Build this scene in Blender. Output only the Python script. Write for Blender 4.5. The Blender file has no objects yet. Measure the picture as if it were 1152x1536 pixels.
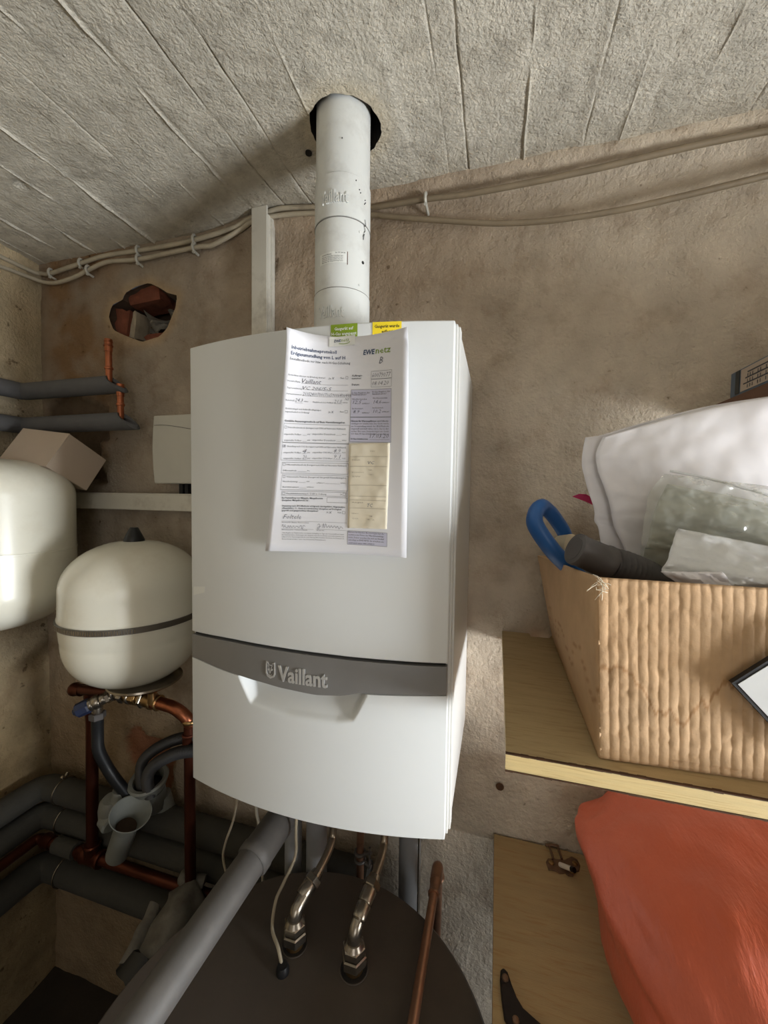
import bpy, bmesh, math, random
from mathutils import Vector, Matrix, noise
random.seed(7)
C = bpy.context.scene.collection
SC = bpy.context.scene
PI = math.pi

# ------------------------------------------------------------------ camera
W_PX, H_PX, F_PX = 1152, 1536, 598.5
cam_d = bpy.data.cameras.new('camera')
cam = bpy.data.objects.new('camera', cam_d)
C.objects.link(cam)
yaw, pitch, roll = 0.276486562, -0.0428207641, 0.0132960028
fw = Vector((-math.sin(yaw)*math.cos(pitch), math.cos(yaw)*math.cos(pitch), math.sin(pitch)))
r0 = Vector((math.cos(yaw), math.sin(yaw), 0)); u0 = r0.cross(fw)
rt = math.cos(roll)*r0 + math.sin(roll)*u0
up = -math.sin(roll)*r0 + math.cos(roll)*u0
cam.matrix_world = Matrix(((rt.x, up.x, -fw.x, 0.2737), (rt.y, up.y, -fw.y, -0.8641), (rt.z, up.z, -fw.z, -0.2345), (0, 0, 0, 1)))
cam_d.sensor_fit = 'VERTICAL'; cam_d.sensor_height = 36.0
cam_d.lens = 36.0*F_PX/H_PX
cam_d.clip_start = 0.02
SC.camera = cam

# ------------------------------------------------------------------ world, light, exposure
wd = bpy.data.worlds.new('sky'); SC.world = wd; wd.use_nodes = True
bg = wd.node_tree.nodes['Background']; bg.inputs[0].default_value = (0.75, 0.85, 1.0, 1); bg.inputs[1].default_value = 0.05

def area_light(name, loc, target, sx, sy, power, col):
    l = bpy.data.lights.new(name, 'AREA'); l.shape = 'RECTANGLE'; l.size = sx; l.size_y = sy
    l.energy = power; l.color = col
    o = bpy.data.objects.new(name, l); C.objects.link(o)
    o.location = loc
    o.rotation_euler = (Vector(target)-Vector(loc)).to_track_quat('-Z', 'Y').to_euler()
    return o
# daylight entering through the cellar window in the right wall, and through the door opening behind the viewer
WIN = dict(y0=-1.10, y1=-0.40, z0=-1.08, z1=-0.42)
area_light('window_daylight', (2.12, -0.75, -0.75), (-1.0, -0.75, -0.75), 0.70, 0.66, 94, (0.93, 0.97, 1.0))
area_light('doorway_daylight', (0.75, -2.38, -0.35), (0.75, 0.0, -0.2), 0.75, 1.1, 6, (1.0, 0.97, 0.93))
SC.view_settings.view_transform = 'Standard'; SC.view_settings.look = 'None'
SC.view_settings.gamma = 1; SC.view_settings.use_curve_mapping = False
SC.view_settings.exposure = 0.0

# ------------------------------------------------------------------ helpers
def lin(c):
    return tuple(((v/255/12.92) if v/255 <= .04045 else ((v/255+.055)/1.055)**2.4) for v in c)

def mat(name, rgb, rough=.6, metal=0., amt=.12, scale=8., bump=.0, bscale=60., spec=.5, dirt=None, damt=.3, dscale=5., attr=False, trans=0., alpha=1., coat=0., aniso=(1, 1, 1), rvar=0., bump2=0., b2scale=300., speck=None, sscale=70., sthr=.66):
    m = bpy.data.materials.new(name); m.use_nodes = True
    nt = m.node_tree; N = nt.nodes; L = nt.links
    b = N['Principled BSDF']
    b.inputs['Roughness'].default_value = rough; b.inputs['Metallic'].default_value = metal
    b.inputs['Specular IOR Level'].default_value = spec
    if coat: b.inputs['Coat Weight'].default_value = coat
    if trans: b.inputs['Transmission Weight'].default_value = trans
    if alpha < 1: b.inputs['Alpha'].default_value = alpha
    tc = N.new('ShaderNodeTexCoord'); mp = N.new('ShaderNodeMapping'); mp.inputs['Scale'].default_value = aniso
    L.new(tc.outputs['Object'], mp.inputs['Vector'])
    c = lin(rgb)
    n1 = N.new('ShaderNodeTexNoise'); n1.inputs['Scale'].default_value = scale; n1.inputs['Detail'].default_value = 6; n1.inputs['Roughness'].default_value = .62
    L.new(mp.outputs[0], n1.inputs['Vector'])
    rp = N.new('ShaderNodeValToRGB')
    rp.color_ramp.elements[0].position = .3; rp.color_ramp.elements[1].position = .7
    rp.color_ramp.elements[0].color = tuple(max(0, v*(1-amt)) for v in c)+(1,)
    rp.color_ramp.elements[1].color = tuple(min(1, v*(1+amt)) for v in c)+(1,)
    L.new(n1.outputs['Fac'], rp.inputs[0]); cur = rp.outputs[0]
    if dirt:
        n2 = N.new('ShaderNodeTexNoise'); n2.inputs['Scale'].default_value = dscale; n2.inputs['Detail'].default_value = 8; n2.inputs['Roughness'].default_value = .7
        L.new(mp.outputs[0], n2.inputs['Vector'])
        r2 = N.new('ShaderNodeValToRGB'); r2.color_ramp.elements[0].position = .5; r2.color_ramp.elements[1].position = .72
        r2.color_ramp.elements[0].color = (0, 0, 0, 1); r2.color_ramp.elements[1].color = (damt,)*3+(1,)
        L.new(n2.outputs['Fac'], r2.inputs[0])
        mx = N.new('ShaderNodeMix'); mx.data_type = 'RGBA'
        L.new(r2.outputs[0], mx.inputs[0]); L.new(cur, mx.inputs[6]); mx.inputs[7].default_value = lin(dirt)+(1,)
        cur = mx.outputs[2]
    if speck:
        n4 = N.new('ShaderNodeTexNoise'); n4.inputs['Scale'].default_value = sscale; n4.inputs['Detail'].default_value = 3
        L.new(mp.outputs[0], n4.inputs['Vector'])
        r4 = N.new('ShaderNodeValToRGB'); r4.color_ramp.elements[0].position = sthr; r4.color_ramp.elements[1].position = sthr+.05
        r4.color_ramp.elements[0].color = (0, 0, 0, 1); r4.color_ramp.elements[1].color = (.7,)*3+(1,)
        L.new(n4.outputs['Fac'], r4.inputs[0])
        mx = N.new('ShaderNodeMix'); mx.data_type = 'RGBA'; L.new(r4.outputs[0], mx.inputs[0]); L.new(cur, mx.inputs[6]); mx.inputs[7].default_value = lin(speck)+(1,); cur = mx.outputs[2]
    if attr:
        at = N.new('ShaderNodeAttribute'); at.attribute_name = 'Col'
        mx = N.new('ShaderNodeMix'); mx.data_type = 'RGBA'; mx.blend_type = 'MULTIPLY'; mx.inputs[0].default_value = 1
        L.new(cur, mx.inputs[6]); L.new(at.outputs['Color'], mx.inputs[7]); cur = mx.outputs[2]
    L.new(cur, b.inputs['Base Color'])
    if rvar:
        mr = N.new('ShaderNodeMapRange'); mr.inputs[3].default_value = max(0, rough-rvar); mr.inputs[4].default_value = rough+rvar
        L.new(n1.outputs['Fac'], mr.inputs[0]); L.new(mr.outputs[0], b.inputs['Roughness'])
    if bump:
        n3 = N.new('ShaderNodeTexNoise'); n3.inputs['Scale'].default_value = bscale; n3.inputs['Detail'].default_value = 7; n3.inputs['Roughness'].default_value = .65
        L.new(mp.outputs[0], n3.inputs['Vector'])
        bp = N.new('ShaderNodeBump'); bp.inputs['Strength'].default_value = 1.0; bp.inputs['Distance'].default_value = bump
        L.new(n3.outputs['Fac'], bp.inputs['Height']); last = bp
        if bump2:
            n5 = N.new('ShaderNodeTexNoise'); n5.inputs['Scale'].default_value = b2scale; n5.inputs['Detail'].default_value = 4; n5.inputs['Roughness'].default_value = .6
            L.new(mp.outputs[0], n5.inputs['Vector'])
            b5 = N.new('ShaderNodeBump'); b5.inputs['Distance'].default_value = bump2
            L.new(n5.outputs['Fac'], b5.inputs['Height']); L.new(bp.outputs[0], b5.inputs['Normal']); last = b5
        L.new(last.outputs[0], b.inputs['Normal'])
    return m

def wood_mat(name, rgb, dark, sc=(1, 14, 14), rough=.6):
    m = mat(name, rgb, rough=rough, amt=.08, scale=3, bump=.0006, bscale=30, aniso=sc)
    nt = m.node_tree; N = nt.nodes; L = nt.links; b = N['Principled BSDF']
    src = b.inputs['Base Color'].links[0].from_socket
    tc = N.new('ShaderNodeTexCoord'); mp = N.new('ShaderNodeMapping'); mp.inputs['Scale'].default_value = sc
    L.new(tc.outputs['Object'], mp.inputs[0])
    w = N.new('ShaderNodeTexNoise'); w.inputs['Scale'].default_value = 9; w.inputs['Detail'].default_value = 3; w.inputs['Distortion'].default_value = .6
    L.new(mp.outputs[0], w.inputs['Vector'])
    rp = N.new('ShaderNodeValToRGB'); rp.color_ramp.elements[0].position = .52; rp.color_ramp.elements[1].position = .68
    rp.color_ramp.elements[0].color = (0, 0, 0, 1); rp.color_ramp.elements[1].color = (.55, .55, .55, 1)
    L.new(w.outputs['Fac'], rp.inputs[0])
    mx = N.new('ShaderNodeMix'); mx.data_type = 'RGBA'; L.new(rp.outputs[0], mx.inputs[0]); L.new(src, mx.inputs[6]); mx.inputs[7].default_value = lin(dark)+(1,)
    L.new(mx.outputs[2], b.inputs['Base Color'])
    return m

def obj(name, data, material, parent=None, smooth=True, bevel=0., solid=0., sub=0):
    if isinstance(data, bmesh.types.BMesh):
        bm = data
        bmesh.ops.recalc_face_normals(bm, faces=bm.faces)
        me = bpy.data.meshes.new(name); bm.to_mesh(me); bm.free()
    else:
        me = data
    o = bpy.data.objects.new(name, me); C.objects.link(o)
    if material: me.materials.append(material)
    for p in me.polygons: p.use_smooth = smooth
    if parent is not None:
        o.parent = parent
        if parent.type == 'EMPTY' or any(parent.location):
            o.matrix_parent_inverse = Matrix.Translation(parent.location).inverted()
    if solid:
        s = o.modifiers.new('solid', 'SOLIDIFY'); s.thickness = solid; s.offset = 0
    if bevel:
        s = o.modifiers.new('bevel', 'BEVEL'); s.width = bevel; s.segments = 2; s.limit_method = 'ANGLE'; s.angle_limit = math.radians(40)
    if sub:
        s = o.modifiers.new('sub', 'SUBSURF'); s.levels = sub; s.render_levels = sub
    if smooth and (bevel or not sub):
        try:
            me.set_sharp_from_angle(angle=math.radians(42))
        except Exception: pass
    return o

def thing(name, label, cat, loc=(0, 0, 0), group=None):
    o = bpy.data.objects.new(name, None); C.objects.link(o); o.location = loc
    o.empty_display_size = .02
    o['label'] = label; o['category'] = cat
    if group: o['group'] = group
    return o
def tag(o, label, cat, group=None):
    o['label'] = label; o['category'] = cat
    if group: o['group'] = group
    return o

def box(bm, x0, x1, y0, y1, z0, z1, M=None):
    vs = [bm.verts.new(Vector(p) if M is None else M @ Vector(p)) for p in
          ((x0, y0, z0), (x1, y0, z0), (x1, y1, z0), (x0, y1, z0), (x0, y0, z1), (x1, y0, z1), (x1, y1, z1), (x0, y1, z1))]
    for f in ((0, 3, 2, 1), (4, 5, 6, 7), (0, 1, 5, 4), (1, 2, 6, 5), (2, 3, 7, 6), (3, 0, 4, 7)):
        bm.faces.new([vs[i] for i in f])
    return bm

def crom(pts, n=6):
    P = [Vector(p) for p in pts]
    if len(P) < 3 or n < 2: return P
    out = []
    for i in range(len(P)-1):
        p0 = P[i-1] if i else P[0]*2-P[1]; p1 = P[i]; p2 = P[i+1]; p3 = P[i+2] if i+2 < len(P) else P[-1]*2-P[-2]
        for k in range(n):
            t = k/n
            out.append(.5*((2*p1)+(p2-p0)*t+(2*p0-5*p1+4*p2-p3)*t*t+(3*p1-p0-3*p2+p3)*t**3))
    out.append(P[-1]); return out

def tube(bm, pts, r, seg=12, n=5, cap=True, flat=1.0):
    P = crom(pts, n) if n > 1 else [Vector(p) for p in pts]
    R = r if callable(r) else (lambda t: r)
    T = []
    for i in range(len(P)):
        a = P[max(i-1, 0)]; b = P[min(i+1, len(P)-1)]; T.append((b-a).normalized())
    ref = Vector((0, 0, 1)) if abs(T[0].z) < .9 else Vector((1, 0, 0))
    nrm = (ref-T[0]*ref.dot(T[0])).normalized()
    rings = []
    for i, p in enumerate(P):
        nrm = (nrm-T[i]*nrm.dot(T[i])).normalized(); bn = T[i].cross(nrm)
        rr = R(i/(len(P)-1))
        rings.append([bm.verts.new(p+(nrm*math.cos(a)*rr+bn*math.sin(a)*rr*flat)) for a in [2*PI*k/seg for k in range(seg)]])
    for i in range(len(rings)-1):
        for k in range(seg):
            bm.faces.new((rings[i][k], rings[i][(k+1) % seg], rings[i+1][(k+1) % seg], rings[i+1][k]))
    if cap:
        bm.faces.new(rings[0][::-1]); bm.faces.new(rings[-1])
    return bm

def lathe(bm, prof, c=(0, 0, 0), axis=(0, 0, 1), seg=32, cap=True):
    """prof: list of (radius, height) along axis from point c"""
    ax = Vector(axis).normalized()
    ref = Vector((1, 0, 0)) if abs(ax.x) < .9 else Vector((0, 1, 0))
    u = (ref-ax*ref.dot(ax)).normalized(); v = ax.cross(u); c = Vector(c)
    rings = []
    for r, h in prof:
        rings.append([bm.verts.new(c+ax*h+(u*math.cos(a)+v*math.sin(a))*max(r, 1e-5)) for a in [2*PI*k/seg for k in range(seg)]])
    for i in range(len(rings)-1):
        for k in range(seg):
            bm.faces.new((rings[i][k], rings[i][(k+1) % seg], rings[i+1][(k+1) % seg], rings[i+1][k]))
    if cap:
        bm.faces.new(rings[0][::-1]); bm.faces.new(rings[-1])
    return bm

def ringp(bm, c, axis, R, r, seg=28, s2=8, a0=0, a1=2*PI):
    ax = Vector(axis).normalized(); ref = Vector((1, 0, 0)) if abs(ax.x) < .9 else Vector((0, 1, 0))
    u = (ref-ax*ref.dot(ax)).normalized(); v = ax.cross(u); c = Vector(c)
    full = abs(a1-a0-2*PI) < 1e-6
    n = seg if full else seg+1
    rg = []
    for i in range(n):
        a = a0+(a1-a0)*i/seg; d = u*math.cos(a)+v*math.sin(a)
        rg.append([bm.verts.new(c+d*(R+r*math.cos(b))+ax*r*math.sin(b)) for b in [2*PI*k/s2 for k in range(s2)]])
    for i in range(n if full else n-1):
        j = (i+1) % n
        for k in range(s2): bm.faces.new((rg[i][k], rg[i][(k+1) % s2], rg[j][(k+1) % s2], rg[j][k]))
    if not full: bm.faces.new(rg[0][::-1]); bm.faces.new(rg[-1])
    return bm

def hexn(bm, c, axis, R, h, seg=6):
    return lathe(bm, [(R*.9, 0), (R, h*.12), (R, h*.88), (R*.9, h)], c, axis, seg)

def ab(a, b): # axis vector a->b
    return (Vector(b)-Vector(a))

def paint(o, fn):
    me = o.data; ca = me.color_attributes.new('Col', 'FLOAT_COLOR', 'POINT'); d = []
    for v in me.vertices: d += list(fn(v.co))+[1.0]
    ca.data.foreach_set('color', d)
def grid_mesh(name, xs, zs, fn, colfn=None, skip=None):
    """fn(u,v)->Vector ; skip(u,v) face centre test"""
    nx, nz = len(xs), len(zs)
    V = [fn(x, z) for z in zs for x in xs]
    F = []
    for j in range(nz-1):
        for i in range(nx-1):
            if skip and skip((xs[i]+xs[i+1])/2, (zs[j]+zs[j+1])/2): continue
            a = j*nx+i; F.append((a, a+1, a+1+nx, a+nx))
    me = bpy.data.meshes.new(name); me.from_pydata([tuple(v) for v in V], [], F)
    if colfn:
        ca = me.color_attributes.new('Col', 'FLOAT_COLOR', 'POINT')
        dat = []
        for z in zs:
            for x in xs: dat += list(colfn(x, z))+[1.0]
        ca.data.foreach_set('color', dat)
    me.update(); return me

def frange(a, b, s):
    n = max(1, int(round((b-a)/s))); return [a+(b-a)*i/n for i in range(n+1)]
def fbm(x, y, z=0., o=4): return noise.fractal(Vector((x, y, z)), 0.9, 2.0, o)
def sm(a, b, x):
    t = min(1, max(0, (x-a)/(b-a))); return t*t*(3-2*t)
def inpoly(x, y, P):
    c = False; j = len(P)-1
    for i in range(len(P)):
        if (P[i][1] > y) != (P[j][1] > y) and x < (P[j][0]-P[i][0])*(y-P[i][1])/(P[j][1]-P[i][1])+P[i][0]: c = not c
        j = i
    return c
def pdist(x, y, P):
    best = (9, 0, 0)
    for i in range(len(P)):
        ax, ay = P[i-1]; bx, by = P[i]; dx, dy = bx-ax, by-ay
        t = max(0, min(1, ((x-ax)*dx+(y-ay)*dy)/(dx*dx+dy*dy+1e-12))); qx, qy = ax+dx*t, ay+dy*t
        d = math.hypot(x-qx, y-qy)
        if d < best[0]: best = (d, qx, qy)
    return best
def sdist(x, y, P):
    d = pdist(x, y, P)[0]; return -d if inpoly(x, y, P) else d

_tc = {}
def text_geo(s, bold=0., extr=0., shear=0., res=2, space=1.):
    key = (s, bold, extr, shear, res, space)
    if key in _tc: return _tc[key]
    cu = bpy.data.curves.new('t', 'FONT'); cu.body = s; cu.size = 1; cu.offset = bold; cu.extrude = extr; cu.shear = shear; cu.resolution_u = res; cu.space_character = space
    o = bpy.data.objects.new('t', cu); C.objects.link(o)
    dg = bpy.context.evaluated_depsgraph_get(); dg.update(); me = bpy.data.meshes.new_from_object(o.evaluated_get(dg))
    V = [tuple(v.co) for v in me.vertices]; F = [tuple(p.vertices) for p in me.polygons]
    bpy.data.objects.remove(o); bpy.data.curves.remove(cu); bpy.data.meshes.remove(me)
    if V:
        x0 = min(v[0] for v in V); x1 = max(v[0] for v in V)
    else: x0 = x1 = 0
    _tc[key] = (V, F, x0, x1); return _tc[key]
def add_text(bm, s, mapf, x, y, w=None, cap=None, **k):
    """place text with left end x, baseline y, fitted to width w and cap height cap; mapf(u,v,h)->Vector"""
    V, F, x0, x1 = text_geo(s, **k)
    if not V: return
    sy = cap/.70; sx = (w/(x1-x0)) if w else sy
    vs = [bm.verts.new(mapf(x+(v[0]-x0)*sx, y+v[1]*sy, v[2])) for v in V]
    for f in F:
        try: bm.faces.new([vs[i] for i in f])
        except ValueError: pass
def stroke(bm, pts, w, mapf, n=4):
    P = crom([(p[0], p[1], 0) for p in pts], n)
    prev = None
    for i, p in enumerate(P):
        a = P[max(0, i-1)]; b = P[min(len(P)-1, i+1)]; t = (b-a)
        t = t.normalized() if t.length > 1e-9 else Vector((1, 0, 0)); q = Vector((-t.y, t.x, 0))*w/2
        c = (bm.verts.new(mapf(p.x+q.x, p.y+q.y, 0)), bm.verts.new(mapf(p.x-q.x, p.y-q.y, 0)))
        if prev: bm.faces.new((prev[0], prev[1], c[1], c[0]))
        prev = c

# ------------------------------------------------------------------ materials
M = {}
M['wall'] = mat('aged_plaster', (190, 176, 158), rough=.92, amt=.14, scale=9, bump=.0085, bscale=26, spec=.15, dirt=(138, 114, 90), damt=.5, dscale=12, attr=True, bump2=.0040, b2scale=130, speck=(104, 86, 68), sscale=48, sthr=.70)
M['wall2'] = mat('aged_plaster_left', (196, 184, 160), rough=.92, amt=.2, scale=9, bump=.009, bscale=34, spec=.15, dirt=(110, 90, 62), damt=.6, dscale=8, attr=True, bump2=.0045, b2scale=150, speck=(88, 70, 50), sscale=40, sthr=.68)
M['ceil'] = mat('board_marked_concrete', (210, 204, 190), rough=.72, amt=.13, scale=28, bump=.0060, bscale=60, spec=.35, dirt=(140, 130, 114), damt=.5, dscale=30, attr=True, bump2=.0042, b2scale=190, speck=(112, 98, 80), sscale=46, sthr=.72)
M['floor'] = mat('cellar_floor', (50, 42, 34), rough=.9, amt=.3, scale=6, bump=.003, bscale=40)
M['boiler'] = mat('white_enamel', (216, 219, 219), rough=.32, amt=.012, scale=3, spec=.5)
M['boiler_side'] = mat('white_enamel_side', (208, 208, 205), rough=.4, amt=.02, scale=3)
M['gap'] = mat('dark_gap', (25, 25, 26), rough=.8)
M['band'] = mat('grey_metallic_band', (132, 131, 130), rough=.38, metal=.25, amt=.04, scale=14, spec=.5, bump=.00008, bscale=700)
M['emboss'] = mat('pale_chrome_lettering', (205, 205, 204), rough=.3, metal=.45, amt=.03)
M['flue'] = mat('white_painted_metal', (214, 216, 213), rough=.42, amt=.03, scale=9, dirt=(150, 145, 138), damt=.35, dscale=18)
M['seam'] = mat('seam_shadow_rubber', (110, 108, 104), rough=.8)
M['tank'] = mat('cream_enamel', (234, 232, 218), rough=.25, amt=.03, scale=3, dirt=(176, 160, 130), damt=.25, dscale=6, coat=.3)
M['clamp'] = mat('zinc_band', (120, 116, 110), rough=.42, metal=.8, amt=.1)
M['cable'] = mat('grey_cable', (182, 172, 152), rough=.6, amt=.14, scale=20, dirt=(110, 96, 78), damt=.5, dscale=12, attr=True)
M['cable_light'] = mat('pale_cable', (188, 178, 158), rough=.6, amt=.12, scale=20, dirt=(120, 106, 86), damt=.4, dscale=14, attr=True)
M['trunk'] = mat('pvc_trunking', (206, 202, 190), rough=.45, amt=.06, scale=6, dirt=(120, 108, 92), damt=.5, dscale=13)
M['plate'] = mat('pvc_cover', (196, 194, 184), rough=.5, amt=.05, scale=6)
M['foam'] = mat('grey_foam_insulation', (96, 96, 98), rough=.85, amt=.08, scale=14, bump=.0006, bscale=200)
M['foam_dark'] = mat('dusty_foam_insulation', (66, 64, 58), rough=.9, amt=.14, scale=10, bump=.001, bscale=120)
M['copper'] = mat('copper', (176, 108, 78), rough=.32, metal=.95, amt=.25, scale=14, dirt=(92, 58, 42), damt=.6, dscale=22, rvar=.1)
M['copper_red'] = mat('oxidised_copper', (88, 46, 32), rough=.4, metal=.8, amt=.2, scale=10, dirt=(70, 36, 24), damt=.6, dscale=14)
M['brass'] = mat('brass', (158, 128, 86), rough=.34, metal=.95, amt=.2, scale=20, dirt=(80, 62, 40), damt=.5, dscale=24)
M['nickel'] = mat('nickel', (158, 150, 138), rough=.27, metal=.95, amt=.12, scale=20, dirt=(106, 92, 76), damt=.5, dscale=24)
M['steelpipe'] = mat('brushed_steel_pipe', (158, 146, 130), rough=.32, metal=.9, amt=.12, scale=20)
M['blue'] = mat('blue_plastic_cap', (38, 48, 76), rough=.45, amt=.1)
M['black'] = mat('black_rubber', (26, 27, 29), rough=.42, amt=.1)
M['hose'] = mat('black_corrugated', (40, 39, 39), rough=.5, amt=.15)
M['pvc'] = mat('grey_drain_pvc', (126, 128, 122), rough=.5, amt=.06, dirt=(96, 88, 76), damt=.5, dscale=9)
M['pipegrey'] = mat('grey_drain_pipe', (84, 81, 78), rough=.6, amt=.07, scale=20, dirt=(110, 104, 98), damt=.3, dscale=20)
M['cyl'] = mat('anthracite_foam_lid', (76, 68, 61), rough=.75, amt=.14, scale=7, bump=.0003, bscale=200, dirt=(86, 76, 66), damt=.25, dscale=16)
M['cylside'] = mat('grey_cylinder_jacket', (60,60,57), rough=.7, amt=.06)
M['foil'] = mat('dirty_wrap', (110,106,98), rough=.6, amt=.2, scale=16, dirt=(60, 52, 44), damt=.7, dscale=14, bump=.002, bscale=50)
M['gpipe'] = mat('grey_metal_pipe', (160, 162, 165), rough=.4, metal=.25, amt=.06)
M['paper'] = mat('white_paper', (236, 237, 243), rough=.7, amt=.01, spec=.2)
M['print'] = mat('print_black', (70, 72, 80), rough=.8, amt=.02)
M['hand'] = mat('pen_ink', (96, 98, 112), rough=.8, amt=.02)
M['navy'] = mat('print_navy', (34, 62, 104), rough=.8, amt=.02)
M['green'] = mat('print_green', (128, 158, 40), rough=.7, amt=.02)
M['greenst'] = mat('sticker_green', (130, 156, 32), rough=.5, amt=.02)
M['yellow'] = mat('sticker_yellow', (240, 214, 40), rough=.5, amt=.02)
M['whitest'] = mat('sticker_white', (232, 234, 230), rough=.5, amt=.02)
M['lilac'] = mat('print_lilac', (206, 206, 226), rough=.7, amt=.02)
M['tan'] = mat('tan_receipt', (234, 226, 206), rough=.75, amt=.05, scale=30)
M['tape'] = mat('clear_tape', (200, 202, 198), rough=.2, amt=.02, alpha=.35)
M['ply'] = wood_mat('shelf_board_face', (186, 164, 122), (160, 134, 92), (3, 26, 26))
M['plyend'] = wood_mat('shelf_board_edge', (232, 208, 150), (204, 172, 112), (2, 30, 60))
M['bark'] = mat('dark_broken_edge', (84, 58, 38), rough=.9, amt=.3, scale=60)
M['board'] = wood_mat('lower_board_face', (172, 148, 106), (158, 120, 72), (2.2, 22, 22))
M['cbox'] = mat('corrugated_card', (196, 162, 124), rough=.85, amt=.1, scale=12, bump=.0007, bscale=120, dirt=(160, 118, 76), damt=.35, dscale=7, attr=True)
M['cboxedge'] = mat('card_edge', (150, 110, 74), rough=.9, amt=.2, scale=60)
M['carton'] = mat('pale_carton', (190, 174, 158), rough=.8, amt=.04, scale=8)
M['ink'] = mat('label_black', (26, 26, 28), rough=.6, amt=.02)
M['label'] = mat('label_white', (214, 216, 216), rough=.5, amt=.04, scale=20)
M['bluep'] = mat('blue_plastic', (34, 92, 158), rough=.4, amt=.08)
M['cream'] = mat('cream_plastic', (200, 188, 162), rough=.5, amt=.04)
M['nozzle'] = mat('dusty_black_plastic', (84, 80, 78), rough=.55, amt=.15, scale=30)
M['bagw'] = mat('white_paper_bag', (236, 233, 235), rough=.55, amt=.03, scale=7, bump=.0005, bscale=10)
M['clear'] = mat('clear_polythene', (206, 210, 200), rough=.16, amt=.03, trans=.35, alpha=.5, spec=.6, bump=.0015, bscale=9)
M['greyin'] = mat('grey_green_packing', (172, 172, 160), rough=.7, amt=.08, scale=12, bump=.0015, bscale=9)
M['envel'] = mat('white_glossy_film', (216, 218, 218), rough=.18, amt=.04, scale=14, spec=.8, bump=.002, bscale=12, coat=.5)
M['copper_dull'] = mat('dull_copper', (172, 132, 108), rough=.38, metal=.85, amt=.2, scale=20, dirt=(80, 58, 46), damt=.5, dscale=22)
M['void'] = mat('dark_interior', (30, 26, 22), rough=.95)
M['orange'] = mat('orange_plastic_bag', (196, 98, 72), rough=.45, amt=.05, scale=5, bump=.0040, bscale=9, spec=.45, aniso=(4, 1.3, 1), bump2=.0012, b2scale=40)
M['pink'] = mat('pink_petal', (190, 40, 92), rough=.6)
M['plank'] = wood_mat('dark_plank', (112, 78, 58), (74, 48, 34), (10, 1, 10))
M['bluebox'] = mat('blue_grey_card', (92, 106, 122), rough=.6, amt=.08)
M['brick'] = mat('red_brick', (116, 66, 48), rough=.95, amt=.25, scale=30, bump=.002, bscale=60)
M['mortar'] = mat('dusty_mortar', (170, 158, 138), rough=.95, amt=.2, scale=30, bump=.002, bscale=60)
M['dark'] = mat('dark_void', (70, 54, 42), rough=.95, amt=.3, scale=20)
M['iron'] = mat('black_iron', (40, 34, 32), rough=.5, metal=.6, amt=.2, scale=30, bump=.0006, bscale=90)
M['rustmetal'] = mat('rusty_plated_steel', (124, 98, 78), rough=.45, metal=.7, amt=.25, scale=60)
M['ceramic'] = mat('white_pin', (216, 206, 192), rough=.45)
M['room'] = mat('room_plaster', (190, 180, 162), rough=.95, amt=.12, scale=4, bump=.003, bscale=30)
# ------------------------------------------------------------------ the setting
X0, X1, Y0, ZF, ZC = -1.016, 1.80, -2.30, -1.72, 0.411
HOLE = [(-.7626, .2396), (-.7525, .2724), (-.7106, .2817), (-.7034, .2984), (-.6647, .311), (-.6204, .314), (-.588, .2979), (-.5625, .2812), (-.5331, .2725), (-.5419, .2365), (-.5679, .1933), (-.5897, .1731), (-.6492, .1647), (-.6783, .1761), (-.7077, .1877), (-.7469, .2057)]
PATCHA = [(-1.0022, .0066), (-.9619, .0277), (-.897, .0431), (-.8474, .0218), (-.7749, -.0002), (-.7641, -.0556), (-.7768, -.092), (-.8061, -.1006), (-.802, -.1378), (-.7675, -.2216), (-.8781, -.2034), (-.9516, -.0685), (-1.0042, -.0573)]
PATCHB = [(-.7262, -.9397), (-.716, -.9088), (-.6848, -.8937), (-.6454, -.9153), (-.5816, -.9167), (-.5553, -.9641), (-.5721, -1.0616), (-.6068, -1.1172), (-.653, -1.1087), (-.6705, -1.0256), (-.7104, -.995)]
def ceil_z(x, y):
    return ZC + .026*math.exp(-((x+.24)/.13)**2)*math.exp(y/.12)
pits = [(random.uniform(-1, 1.0), random.uniform(-1.6, .4), random.uniform(.004, .013), random.uniform(.002, .006)) for _ in range(170)]
def wall_y(x, z):
    d = .0035*fbm(x*5, z*5, 1.3)+.0022*fbm(x*22, z*22, 4.1, 3)
    # plaster cove that thickens towards the ceiling
    d += -.034*sm(.372, .405, z + .010*fbm(x*9, 3.3)+.012*sm(.3, 1.0, x)) * (1 if x > -.02 else .3)
    n = .008*fbm(x*35, z*35, 7.7, 3)
    sa = sdist(x, z, PATCHA)+n; d += .012*(1-sm(-.006, .004, sa))
    sb = sdist(x, z, PATCHB)+n; d += .009*(1-sm(-.006, .004, sb))
    for px, pz, r, dp in pits:
        q = (x-px)**2+(z-pz)**2
        if q < r*r*4: d += dp*math.exp(-q/(r*r))
    return d
def snapped(x, z, P, s):
    d, qx, qz = pdist(x, z, P)
    if d < .0015 or (d < .02 and inpoly(x, z, P)): return qx, qz
    return x, z
STEP = .010
def wall_fn(x, z):
    if -.80 < x < -.50 and .13 < z < .34: x, z = snapped(x, z, HOLE, STEP)
    return Vector((x, wall_y(x, z), z))
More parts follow.
